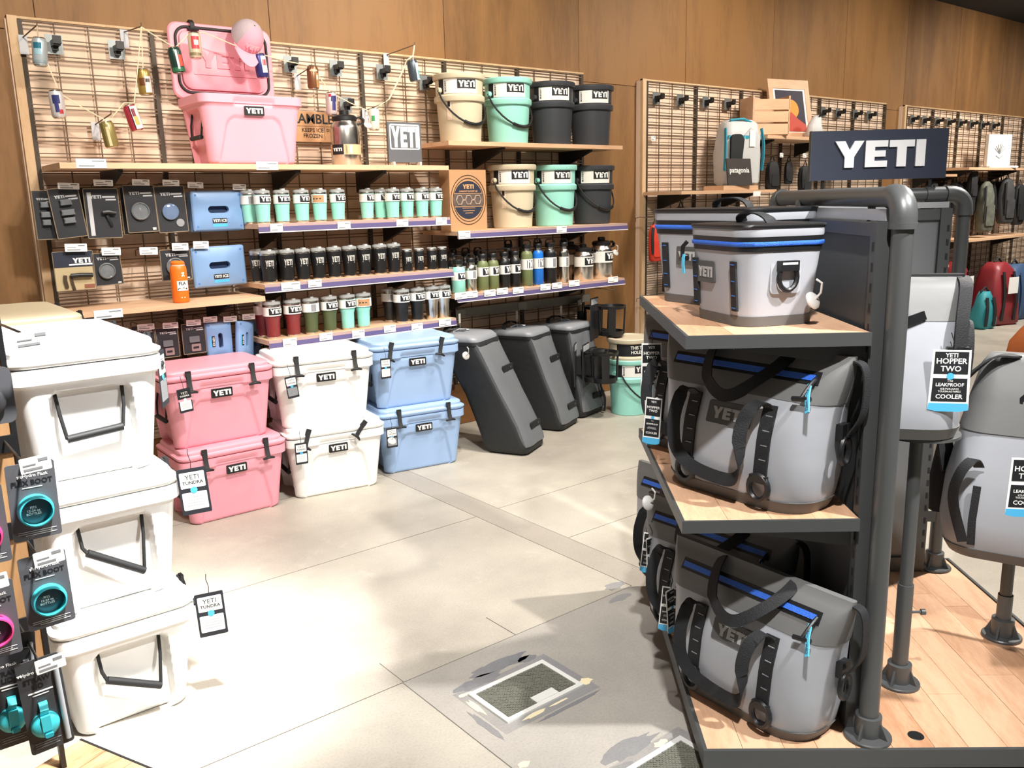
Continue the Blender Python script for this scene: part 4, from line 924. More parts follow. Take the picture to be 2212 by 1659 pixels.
# ================================================================== island display
GO = Vector((1.117, -3.782, 0)); GR = R(-40.3)
def G(n, d, z=0): return GO+Vector((n*math.cos(GR)-d*math.sin(GR), n*math.sin(GR)+d*math.cos(GR), z))
PLD = wood('oak_deck_plank', 'b58562', 'dbb190', 'y', 5.0, .45)
t = thing('display_platform', 'low plank topped island platform with charcoal steel edge', 'platform', G(0, 0), GR)
n0, n1, d0, d1 = -.452, .76, -.062, 1.16
fr = MB().box(n0, n1, d0, d0+.012, .050, .100).box(n0, n1, d1-.012, d1, .050, .100).box(n0, n0+.012, d0, d1, .050, .100).box(n1-.012, n1, d0, d1, .050, .100)
for nm, b_ in (('front_edge', (n0, n1, d0, d0+.010)), ('back_edge', (n0, n1, d1-.010, d1)), ('side_edge', (n0, n0+.010, d0+.010, d1-.010)), ('side_edge', (n1-.010, n1, d0+.010, d1-.010))): obj(nm, MB().box(*b_, .048, .101), GREYSTEEL, t)
obj('plinth', MB().box(n0+.06, n1-.06, d0+.06, d1-.06, .001, .048), mat('dark_plinth', '141414', .8), t)
x = n0+.010; k = 0
while x < n1-.02:
    w = min([.095, .11, .088, .102][k % 4], n1-.010-x); y = d0+.010; js = [[.62], [.35, .9], [.8], [.25, .7]][k % 4]
    cuts = [d0+.010]+[d0+.01+j for j in js]+[d1-.010]
    for a, b in zip(cuts[:-1], cuts[1:]): obj('plank', MB().box(x+.0006, x+w-.0006, a+.0006, b-.0006, .08, .1005 if (k % 2) else .1002), PLD, t)
    x += w; k += 1
obj('cable_hole', MB().lathe([(.012, .1012), (.020, .1018), (.021, .1008), (.021, .09)], 20), BLACK, t, (.13, 0, 0))

# pipe frames
def flange(mb, n, d, z0=.101, r=.062):
    mb.lathe([(r, z0), (r, z0+.006), (r*.96, z0+.009), (.034, z0+.010), (.034, z0+.065), (.0262, z0+.066)], 28, n, d)
    for a in (45, 135, 225, 315):
        c_, s_ = math.cos(R(a)), math.sin(R(a)); p = [(n+c_*.03, d+s_*.03, z0+.06), (n+c_*.03, d+s_*.03, z0+.008), (n+c_*(r-.006), d+s_*(r-.006), z0+.008)]
        q = Vector((-s_, c_, 0))*.003; mb.add([Vector(v)+q for v in p]+[Vector(v)-q for v in p], [(0, 1, 2), (5, 4, 3), (0, 3, 4, 1), (1, 4, 5, 2), (2, 5, 3, 0)])
    return mb
def elbow(p, a, b, r=.031, Rb=.05):
    """quarter bend from direction a (into) to b (out) at corner p"""
    p, a, b = Vector(p), Vector(a), Vector(b); c_ = p-a*Rb+b*Rb; pts = []
    for i in range(9):
        th = PI/2*i/8; pts.append(c_+(-b)*Rb*math.cos(th)+a*Rb*math.sin(th))
    return MB().tube([pts[0]-a*.02]+pts+[pts[-1]+b*.02], r, 16)
def slotted(mb_l, n, d, z0, z1, ax):
    mb = MB(); z = z0+.04
    while z < z1-.05:
        if ax == 'd': mb.box(n-.004, n+.004, d-.0205, d-.0195, z, z+.022)
        else: mb.box(n-.0205, n-.0195, d-.004, d+.004, z, z+.022)
        z += .05
    return mb
ZP = 1.529; PIPE = mat('gunmetal_pipe', '565858', .38, .3)
t = thing('pipe_shelf_frame', 'charcoal pipe frame with dark metal back panel behind the soft coolers', 'frame', G(0, 0), GR)
obj('near_pole', MB().tube([(0, 0, .103), (0, 0, ZP-.06)], .0255, 20), PIPE, t)
obj('near_flange', flange(MB(), 0, 0), PIPE, t); obj('far_flange', flange(MB(), 0, 1.085), PIPE, t)
obj('far_pole', MB().tube([(0, 1.085, .103), (0, 1.085, ZP-.06)], .0255, 20), PIPE, t)
obj('top_pipe', MB().tube([(0, .06, ZP), (0, 1.03, ZP)], .0255, 20), PIPE, t)
obj('elbow', elbow((0, 0, ZP), (0, 0, 1), (0, 1, 0)), PIPE, t); obj('elbow', elbow((0, 1.085, ZP), (0, 0, 1), (0, -1, 0)), PIPE, t)
obj('collar', MB().tube([(0, 0, ZP-.075), (0, 0, ZP-.060)], .0335, 18), PIPE, t); obj('collar', MB().tube([(0, .74, ZP-.02), (0, .77, ZP-.02)], .029, 18), PIPE, t)
obj('back_panel', MB().box(-.036, -.024, .03, .98, .16, 1.44), mat('dark_panel', '45484a', .5, .1), t)
obj('upright', MB().box(-.052, -.008, .026, .062, .104, 1.47), GREYSTEEL, t); obj('upright', MB().box(-.052, -.008, .95, .99, .104, 1.47), GREYSTEEL, t)
obj('top_rail', MB().box(-.05, -.010, .062, .95, 1.435, 1.468), GREYSTEEL, t); obj('bottom_rail', MB().box(-.05, -.010, .062, .95, .104, .16), GREYSTEEL, t)
obj('header_strip', MB().box(-.022, -.008, .05, .98, 1.472, 1.500), mat('silver_strip', 'b9babc', .35, .4), t)
obj('strut', MB().tube([(0, .755, 1.468), (0, .755, ZP)], .012, 10), PIPE, t); obj('strut', MB().tube([(0, .20, 1.468), (0, .20, ZP)], .010, 10), PIPE, t)
sl = MB(); z = .2
while z < 1.42: sl.box(-.0535, -.0518, .036, .044, z, z+.022); z += .05
obj('slots', sl, INK, t)['kind'] = 'stuff'
t = thing('pipe_shelf_frame', 'second pipe frame with slotted upright under the wordmark sign', 'frame', G(0, 0), GR)
nE = .662
obj('pole', MB().tube([(nE, 1.075, .103), (nE, 1.075, ZP-.06)], .0235, 20), PIPE, t); obj('flange', flange(MB(), nE, 1.075), PIPE, t)
obj('elbow', elbow((nE, 1.075, ZP), (0, 0, 1), (-1, 0, 0), .029), PIPE, t); obj('top_pipe', MB().tube([(nE-.06, 1.075, ZP), (.035, 1.075, ZP)], .0235, 20), PIPE, t)
obj('collar', MB().tube([(nE, 1.075, ZP-.075), (nE, 1.075, ZP-.060)], .031, 18), PIPE, t); obj('coupling', MB().tube([(.52, 1.075, ZP), (.585, 1.075, ZP)], .0275, 18), PIPE, t)
obj('panel', MB().box(.06, .57, 1.050, 1.060, .16, 1.46), mat('grey_panel', '6a6d6e', .5, .2), t)
obj('upright', MB().box(.565, .605, 1.035, 1.075, .104, 1.48), GREYSTEEL, t); obj('upright', MB().box(.045, .08, 1.04, 1.075, .104, 1.48), GREYSTEEL, t)
obj('top_rail', MB().box(.08, .565, 1.04, 1.07, 1.44, 1.478), GREYSTEEL, t); obj('bottom_rail', MB().box(.08, .565, 1.035, 1.07, .104, .16), GREYSTEEL, t)
obj('header_strip', MB().box(.05, .60, 1.055, 1.07, 1.482, 1.503), MATS['silver_strip'], t)
obj('bracket', MB().box(.605, nE-.02, 1.05, 1.06, 1.15, 1.19), GREYSTEEL, t); obj('bracket', MB().box(.605, nE-.02, 1.05, 1.06, .30, .34), GREYSTEEL, t)
sl = MB(); z = .2
while z < 1.42: sl.box(.590, .598, 1.0335, 1.0352, z, z+.022); z += .05
obj('slots', sl, INK, t)['kind'] = 'stuff'
# wooden shelves of the frame
def gshelf(label, z):
    t = thing('plank_shelf', label, 'shelf', G(0, 0, z), GR, 'island plank shelves'); a, b, y0, y1 = -.510, -.056, .0, .93; th = .032
    for nm, bx in (('near_edge', (a, b, y0, y0+.008)), ('far_edge', (a, b, y1-.008, y1)), ('front_edge', (a, a+.008, y0+.008, y1-.008))): obj(nm, MB().box(*bx, -th, .001), GREYSTEEL, t)
    obj('underside', MB().box(a+.008, b, y0+.008, y1-.008, -th, -.018), mat('shelf_underside', '2c2d2d', .6), t)
    x = a+.008; i = 0
    while x < b-.01:
        w = min(.112, b-x); cuts = [y0+.008, y0+[.5, .33, .62, .4][i % 4], y1-.008]
        for p, q in zip(cuts[:-1], cuts[1:]): obj('plank', MB().box(x+.0005, x+w-.0005, p+.0005, q-.0005, -.018, 0), PLD, t)
        x += w; i += 1
    obj('arm', MB().prism([(-.06, -th), (-.38, -th), (-.38, -th-.012), (-.06, -th-.06)], .046, .052, 'y'), GREYSTEEL, t)
gshelf('upper plank shelf under the two lunch sized soft coolers', 1.205); gshelf('lower plank shelf under the large soft cooler', .722)
# wordmark sign
t = thing('wordmark_sign', 'dark blue rectangular sign with raised white wordmark letters', 'sign', G(.345, 1.075, 1.586), GR)
obj('panel', MB().box(-.238, .238, -.012, .012, 0, .170), mat('sign_navy', '2b3243', .5), t)
obj('panel_edge', MB().box(-.240, -.238, -.013, .013, -.001, .171), GREYSTEEL, t)
xs = 0
for i, p in enumerate(LET): obj('letter', MB().prism([(a*.315, b*.315*.94+.088) for a, b in p], -.020, -.012), mat('sign_white', 'f4f4f4', .4), t)
for x in (-.19, .19): obj('foot', MB().tube([(x, 0, -.035), (x, 0, .002)], .006, 8), BLACK, t)

# ================================================================== soft coolers
FOG = mat('fog_grey_shell', 'a3a6ac', .42, bump=.4, bscale=9, var=.03); DFOG = mat('dark_grey_band', '6c6c6b', .55, bump=.15, bscale=20)
BASE = mat('charcoal_base', '5b5b5a', .55); ZIPB = mat('blue_zipper', '2f6fe0', .45, bump=.8, bscale=500); PATCH = mat('patch_grey', '4d4d4c', .6); PLET = mat('patch_letter', 'a9a9a8', .6)
LIGHTB = mat('pull_blue', '5cc4ea', .5)
HR = [(0, .222, .104), (.03, .238, .116), (.10, .250, .124), (.20, .262, .112), (.28, .272, .086), (.34, .286, .058), (.38, .294, .036), (.405, .299, .015), (.42, .30, .008)]
def hat(z, i):
    for a, b in zip(HR[:-1], HR[1:]):
        if z <= b[0]: k = (z-a[0])/(b[0]-a[0]); return a[i]+(b[i]-a[i])*k
    return HR[-1][i]
def hring(z, e=0): return rrect(hat(z, 1)+e, max(.004, hat(z, 2)+e), min(.1, hat(z, 2)*.9), z, k=8)
def soft_cooler(label, loc, rz, group='large soft coolers', tagged=True):
    t = thing('soft_cooler', label, 'soft cooler', loc, rz, group)
    F = lambda x, z, o=0: (x, -hat(z, 2)-o, z)
    def part(n, fn, m, par=t, ang=38): return obj(n, cached(('hop', n, fn.__code__.co_firstlineno, m.name), lambda: mesh(fn(), m, n, ang)), None, par)
    part('body', lambda: MB().loft([hring(z) for z in (.0, .012, .03, .06, .10, .15, .20, .24, .28, .305)]), FOG, ang=60)
    part('base_band', lambda: MB().loft([hring(z, .0025) for z in (.0, .015, .034)]), BASE, ang=60)
    part('top_band', lambda: MB().loft([hring(z, .0015) for z in (.298, .32, .34, .36, .38, .395, .405, .42)]), DFOG, ang=60)
    zp = part('zipper_tape', lambda: MB().ribbon([F(-.235+.47*i/10, .362, .003) for i in range(11)], .036, .002, (0, -.5, -.8)), BLACK)
    part('zipper', lambda: MB().ribbon([F(-.228+.45*i/10, .362, .0055) for i in range(11)], .016, .005, (0, -.5, -.8)), ZIPB, zp)
    pl = part('zip_pull', lambda: MB().tube([F(.225, .362, .004), F(.225, .35, .022), F(.215, .315, .030)], .006, 8).tube([F(.19, .312, .028), F(.24, .318, .030)], .007, 8), BLACK)
    part('pull_tag', lambda: MB().ribbon([F(.22, .352, .02), F(.232, .325, .034), F(.25, .290, .044)], .014, .003, (.8, -.3, .2)), LIGHTB, pl)
    def pulltext():
        a, b = Vector(F(.222, .348, .024)), Vector(F(.25, .288, .047)); e = (b-a).normalized(); nrm = Vector((.25, -.95, .15)); f = nrm.cross(e).normalized(); c = (a+b)/2+nrm*.003
        return text_mb('PULL HARD', .0115, lambda x, y, z: tuple(c+e*x+f*z), .02)
    obj('lettering', cached('hoppt', lambda: mesh(pulltext(), NAVY, recalc=False)), None, pl)
    for s_ in (-1, 1):
        st = obj('daisy_strip', cached(('hopds', s_), lambda: mesh(MB().ribbon([F(s_*.122, .282-.19*i/8, .004) for i in range(9)], .040, .006, (1, 0, 0)), WEB)), None, t)
        def bars():
            mb = MB()
            for i in range(4): q = F(s_*.122+.004, .255-.038*i, .0075); mb.box(q[0]-.010, q[0]+.010, q[1]-.001, q[1]+.001, q[2]-.0012, q[2]+.0012)
            return mb
        obj('stitching', cached(('hopbars', s_), lambda: mesh(bars(), GREYPRINT)), None, st)
        bk = obj('buckle', cached(('hopbk', s_), lambda: mesh(MB().tube([(s_*.122+.029*math.cos(2*PI*i/16), F(0, .07)[1]-.012, .066+.034*math.sin(2*PI*i/16)) for i in range(16)], .0085, 7, closed=True).box(s_*.122-.026, s_*.122+.026, F(0, .09)[1]-.016, F(0, .09)[1]-.004, .080, .100), BLACK)), None, t)
    pa = part('logo_patch', lambda: MB().prism(rpoly(.070, .031, .006, 3), -.003, .002, 'y').map(lambda x, y, z: (x, -hat(.238+z*.95, 2)-.002+y, .238+z*.95)), PATCH)
    part('lettering', lambda: wordmark(.106, .0012, lambda x, y, z: (x, -hat(.238+z*.95, 2)-.0052+y, .238+z*.95)), PLET, pa)
    obj('carry_strap', cached('hopcs', lambda: mesh(MB().ribbon(cr([F(-.122, .276, .008), F(-.132, .292, .030), F(-.142, .285, .044), F(-.146, .22, .050), F(-.140, .15, .044), F(-.122, .108, .032), F(-.08, .080, .026), F(0, .068, .024), F(.055, .078, .026), F(.082, .13, .038), F(.080, .20, .052), F(.088, .258, .056), F(.105, .290, .036), F(.122, .276, .008)]), .036, .003,
        lambda k: (1, 0, 0) if k < .16 or k > .88 else ((.75, .65, 0) if k < .3 or k > .74 else (0, .35, .95))), WEB)), None, t)
    obj('top_handle', cached('hopth', lambda: mesh(MB().ribbon(cr([(-.115, -.012, .412), F(-.105, .385, .022), F(-.075, .335, .045), F(-.02, .30, .052), F(.03, .302, .052), F(.085, .345, .045), F(.12, .385, .022), (.13, -.012, .412)]), .034, .003, lambda k: (.8, .2, .5) if k < .3 else ((0, .3, 1) if k < .65 else (-.6, .3, .6))), WEB)), None, t)
    part('side_buckle', lambda: MB().tube([(.278+.006, .02*math.cos(2*PI*i/14), .175+.034*math.sin(2*PI*i/14)) for i in range(14)], .008, 7, closed=True).box(.266, .286, -.018, .018, .20, .245), BLACK)
    part('shoulder_strap', lambda: MB().ribbon(cr([(.30, 0, .41), (.322, 0, .40), (.332, 0, .36), (.328, 0, .28), (.296, 0, .22)]), .030, .004, (0, 1, 0)), WEB)
    return t
soft_cooler('large grey soft cooler alone at the front of the lower plank shelf', (1.062, -3.415, .723), R(-90))
soft_cooler('large grey soft cooler at the near corner of the platform', (1.035, -3.475, .101), R(-92))
soft_cooler('large grey soft cooler second from the near corner of the platform', tuple(G(-.290, .585, .101)), R(-90))
soft_cooler('large grey soft cooler farthest along the platform edge', tuple(G(-.290, .955, .101)), R(-93))
soft_cooler('large grey soft cooler half hidden at the far end of the lower plank shelf', tuple(G(-.302, .66, .723)), R(-92))
def flip(label, loc, rz, hx, hy, h, patchx=0, side=True, pull=True):
    t = thing('soft_cooler', label, 'soft cooler', loc, rz, 'lunch sized soft coolers')
    def rg_(z, e=0):
        k = z/h; return rrect(hx*(.87+.15*k)+e, hy*(.87+.15*k)+e, .055, z, k=7)
    fy = lambda z: -hy*(.87+.15*z/h); fx = lambda z: hx*(.87+.15*z/h)
    obj('body', MB().loft([rg_(z*h) for z in (0, .05, .1, .3, .5, .70, .74)]), FOG, t, ang=60)
    obj('base_band', MB().loft([rg_(z, .002) for z in (0, .01, .026)]), BASE, t, ang=60)
    zt = obj('zipper_tape', MB().loft([rg_(z*h, .0025) for z in (.722, .76, .84, .862)]), BLACK, t, ang=60)
    obj('zipper', MB().loft([rg_(z*h, e) for z, e in ((.770, .003), (.778, .0055), (.808, .0055), (.816, .003))], False, False), ZIPB, zt, ang=60)
    obj('lid', MB().loft([rg_(z*h, e) for z, e in ((.84, .001), (.88, .003), (.94, .001))]), FOG, t, ang=60)
    obj('lid_trim', MB().loft([rg_(z*h, e) for z, e in ((.935, .002), (.955, .005), (.975, .003), (.982, -.015))]), BLACK, t, ang=60)
    obj('top_handle', MB().ribbon(cr([(-.07, 0, h*.975), (-.06, -.01, h*1.04), (-.02, -.015, h*1.075), (.03, -.015, h*1.075), (.065, -.01, h*1.035), (.075, 0, h*.975)]), .03, .004, (0, 1, 0)), WEB, t)
    zz = h*.50
    pa = obj('logo_patch', MB().prism(rpoly(.046, .029, .005, 3, patchx, zz), fy(zz)-.005, fy(zz)+.004, 'y'), PATCH, t)
    obj('lettering', wordmark(.074, .0012, lambda x, y, z: (x+patchx, fy(zz)-.0052+y, z*1.25+zz)), PLET, pa)
    for s_ in (-1, 1):
        x = s_*hx*.66
        st = obj('daisy_strip', MB().ribbon([(x, fy(z*h)-.004, z*h) for z in (.63, .5, .38, .26, .15)], .026, .006, (1, 0, 0)), WEB, t)
        mb = MB()
        for k in (.60, .44, .30, .18): mb.box(x-.008, x+.008, fy(k*h)-.0085, fy(k*h)-.0065, k*h-.0012, k*h+.0012)
        obj('stitching', mb, mat('strip_blue', '3f77c9', .5), st)
    if side:
        z0 = h*.52; X = fx(z0)+.008
        obj('side_panel', MB().prism(rpoly(.045, .055, .012, 3, 0, h*.52), fx(z0)-.004, fx(z0)+.002, 'x'), FOG, t)
        obj('side_buckle', MB().tube([(X+.004, .027*math.cos(2*PI*i/16), z0-.012+.034*math.sin(2*PI*i/16)) for i in range(16)], .0065, 7, closed=True).box(X-.008, X+.012, -.028, .028, z0+.004, z0+.030), BLACK, t)
        obj('buckle_print', MB().box(X+.0122, X+.0128, -.022, .022, z0+.020, z0+.026), WHITE, t)
    if not pull: return t
    obj('zip_pull', MB().tube([(-hx*.95, fy(h*.79)-.004, h*.79), (-hx*.97, fy(h*.79)-.016, h*.74), (-hx*.99, fy(h*.79)-.016, h*.63)], .006, 7).tube([(-hx*.99-.02, fy(.6*h)-.014, h*.60), (-hx*.99+.02, fy(.6*h)-.014, h*.62)], .007, 7), BLACK, t)
    obj('pull_tag', MB().ribbon([(-hx*.93, fy(h*.7)-.018, h*.66), (-hx*.90, fy(h*.7)-.022, h*.56), (-hx*.89, fy(h*.7)-.020, h*.46)], .013, .003, (1, 0, 0)), LIGHTB, t)
    return t
flip('small grey soft cooler with blue zipper at the front of the upper plank shelf', (1.085, -3.392, 1.206), R(-112), .150, .128, .268, patchx=-.045)
flip('bigger grey soft cooler with blue zipper behind the small one', (1.375, -3.095, 1.206), R(-97), .225, .150, .305, patchx=-.05, side=False, pull=False)
sectag('round grey security tag hanging from the small soft cooler buckle', (1.083, -3.572, 1.270), rx=R(62))
sectag('round grey security tag on a soft cooler under the lower plank shelf', tuple(G(-.53, .52, .585)), rx=R(70))

# long hang tags of the soft coolers
def long_tag(label, loc, rz, w=.062, h=.125, roll=0, back=False, txt=True):
    t = thing('hang_tag', label, 'hang tag', loc, rz, 'soft cooler hang tags', 0, roll)
    obj('card', cached(('ltc', w, h), lambda: mesh(MB().prism([(-w/2, 0), (w/2, 0), (w/2*1.08, -h), (w*.3, -h*1.03), (-w*.3, -h*1.03), (-w/2*1.08, -h)], -.001, .001), PAPER)), None, t)
    obj('upper_panel', cached(('ltu', w, h), lambda: mesh(MB().prism([(-w*.44, -h*.03), (w*.44, -h*.03), (w*.45, -h*.40), (-w*.45, -h*.40)], -.0016, -.001), INK)), None, t)
    obj('lower_panel', cached(('ltl', w, h), lambda: mesh(MB().prism([(-w*.45, -h*.47), (w*.45, -h*.47), (w*.47, -h*.86), (-w*.47, -h*.86)], -.0016, -.001), INK)), None, t)
    obj('blue_foot', cached(('ltb', w, h), lambda: mesh(MB().prism([(-w*.52, -h*.89), (w*.52, -h*.89), (w*.54, -h), (w*.3, -h*1.03), (-w*.3, -h*1.03), (-w*.54, -h)], -.0016, -.001), BLUEPRINT)), None, t)
    obj('roundel', cached(('ltr', w, h), lambda: mesh(MB().prism([(w*.10*math.cos(2*PI*i/14), -h*.435+w*.10*math.sin(2*PI*i/14)) for i in range(14)], -.002, -.001), BLUEPRINT)), None, t)
    if txt:
        for i_, (tx, sz, zz, bo) in enumerate((('YETI', .17, .09, .02), ('HOPPER\nTWO', .22, .25, .02), ('The', .10, .51, 0), ('LEAKPROOF', .135, .58, .02), ('ICE-FOR-DAYS\nTOUGH-AS-NAILS', .075, .67, .01), ('COOLER', .18, .78, .02))):
            obj('lettering', cached(('ltx', w, h, i_), lambda: mesh(text_mb(tx, w*sz, shift(0, -.0019, -h*zz), bo), WHITE, recalc=False)), None, t)
    obj('cord', cached(('ltcd',), lambda: mesh(MB().tube([(0, .0, -.004), (.004, .003, .02), (-.004, .006, .045)], .0014, 5), RUBBER)), None, t)
    return t
# pedestals with a soft cooler on each
def pedestal(label, n, d, zt):
    t = thing('display_pedestal', label, 'pedestal', G(n, d, 0), GR, 'pipe pedestals')
    obj('flange', flange(MB(), 0, 0, .101, .060), PIPE, t); obj('lower_tube', MB().tube([(0, 0, .103), (0, 0, .42 if zt > .6 else .25)], .0225, 18), PIPE, t)
    obj('upper_tube', MB().tube([(0, 0, .25), (0, 0, zt-.012)], .0185, 18), PIPE, t); obj('top_plate', MB().lathe([(.02, zt-.014), (.11, zt-.010), (.11, zt-.002), (.02, zt-.001)], 28), PIPE, t)
    if zt > .6: obj('thumb_screw', MB().tube([(.02, 0, .33), (.05, 0, .33)], .004, 8).tube([(.05, 0, .33), (.062, 0, .33)], .009, 10), PIPE, t)
pedestal('pipe pedestal under the upright soft cooler with white tag', .19, .26, .886); pedestal('pipe pedestal at the right under the soft backpack cooler', .637, .53, .410)
t = thing('soft_cooler', 'upright grey soft cooler with hang tag on a pipe pedestal', 'soft cooler', G(.145, .26, .887), R(-52))
HB = [(0, .128, .105), (.03, .136, .115), (.12, .138, .112), (.24, .130, .098), (.32, .126, .080), (.40, .126, .040), (.43, .126, .018)]
rr_ = lambda z, a, b, e=0: rrect(a+e, b+e, min(.09, b*.85), z, k=7)
obj('body', MB().loft([rr_(*q) for q in HB[:5]]), FOG, t, ang=60); obj('base_band', MB().loft([rr_(0, .128, .105, .002), rr_(.016, .132, .110, .002), rr_(.032, .136, .115, .002)]), BASE, t, ang=60)
obj('top_band', MB().loft([rr_(z, a, b, .001) for z, a, b in ((.318, .126, .0806), (.36, .126, .060), (.40, .126, .040), (.43, .126, .018))]), DFOG, t, ang=60)
obj('top_trim', MB().loft([rr_(.426, .128, .020), rr_(.436, .128, .018)]), BLACK, t)
obj('shoulder_strap', MB().ribbon(cr([(.120, 0, .43), (.122, -.045, .41), (.108, -.092, .33), (.104, -.108, .25)]), .036, .005, (1, .4, 0)), WEB, t)
obj('strap_anchor', MB().prism(rpoly(.028, .030, .004, 3, .100, .225), -.114, -.098), BLACK, t)
obj('back_pad', MB().lathe([(.02, -.012), (.075, -.010), (.080, 0), (.075, .010), (.02, .012)], 28).map(lambda x, y, z: (.152+z, .02+x*.55, .22+y*1.15)), WEB, t)
obj('side_pocket', MB().ribbon([(-.08, -.096, .30), (-.02, -.090, .32), (.02, -.084, .335)], .024, .004, (0, 0, 1)), BLACK, t)
obj('side_strip', MB().ribbon([(-.10, -.104, .25), (-.102, -.115, .15), (-.10, -.118, .05)], .014, .004, (1, 0, 0)), WHITE, t)
long_tag('white, black and blue printed tag on the upright pedestal cooler', tuple(G(.205, .132, 1.135)), R(-52), .092, .160)
t = thing('soft_cooler', 'grey soft backpack cooler with straps on the right hand pedestal', 'soft cooler', G(.655, .53, .411), R(-72))
HC = [(0, .190, .150), (.03, .205, .165), (.12, .222, .172), (.25, .215, .155), (.38, .19, .13), (.50, .165, .10), (.60, .14, .06), (.63, .12, .03)]
obj('body', MB().loft([rr_(*q) for q in HC[:6]]), FOG, t, ang=60); obj('base_band', MB().loft([rr_(0, .190, .150, .002), rr_(.016, .198, .158, .002), rr_(.034, .2055, .1655, .002)]), BASE, t, ang=60)
obj('top_flap', MB().loft([rr_(z, a, b, .004) for z, a, b in ((.40, .187, .126), (.50, .165, .10), (.60, .14, .06), (.63, .12, .03))]), DFOG, t, ang=60)
for s_ in (-1, 1):
    obj('daisy_strip', MB().ribbon([(s_*.115, -.170, .24), (s_*.12, -.178, .13), (s_*.118, -.172, .05)], .022, .006, (1, 0, 0)), WEB, t)
    obj('carry_strap', MB().ribbon(cr([(s_*.115, -.165, .30), (s_*.13, -.20, .33), (s_*.16, -.215, .29), (s_*.175, -.205, .2), (s_*.14, -.185, .06)]), .03, .004, (1, 0, 0)), WEB, t)
obj('top_buckle', MB().tube([(.0+.024*math.cos(2*PI*i/14), -.098, .50+.024*math.sin(2*PI*i/14)) for i in range(14)], .008, 7, closed=True), BLACK, t)
obj('flap_patch', MB().prism(rpoly(.032, .022, .004, 3, .07, .47), -.125, -.10), PATCH, t)
obj('side_pad', MB().loft([rr_(.10, .03, .06), rr_(.22, .035, .065), rr_(.33, .02, .04)]).map(shift(-.23, .0, 0)), WEB, t)
obj('shoulder_strap', MB().ribbon(cr([(-.05, -.03, .63), (-.12, -.09, .62), (-.20, -.11, .52), (-.235, -.09, .38), (-.22, -.06, .25)]), .04, .006, (.3, 1, 0)), WEB, t)
long_tag('printed tag at the right edge on the backpack cooler', (at(2226, 990, y=-4.02).x, -4.02, at(2226, 990, y=-4.02).z), R(-50), .085, .15)
# tags that hang out past the shelf fronts
long_tag('black and white tag with blue foot by the far seafoam floor bucket', tuple(G(-.495, .72, 1.07)), R(-42), .066, .165)
for i, (n, d, z, rz, rl) in enumerate(((-.515, .50, .935, -60, 4), (-.520, .53, .925, -10, -4), (-.49, .72, .40, -60, 5), (-.49, .70, .395, -10, -3), (-.475, .38, .36, -55, 4), (-.475, .37, .36, 0, -6))):
    long_tag(['left black tag beside the large soft cooler on the lower shelf', 'right black tag beside the large soft cooler on the lower shelf', 'left black tag at the farthest platform cooler', 'right black tag at the farthest platform cooler', 'left black tag at the second platform cooler', 'right black tag at the second platform cooler'][i], tuple(G(n, d, z)), R(rz), .05, .145, R(rl))
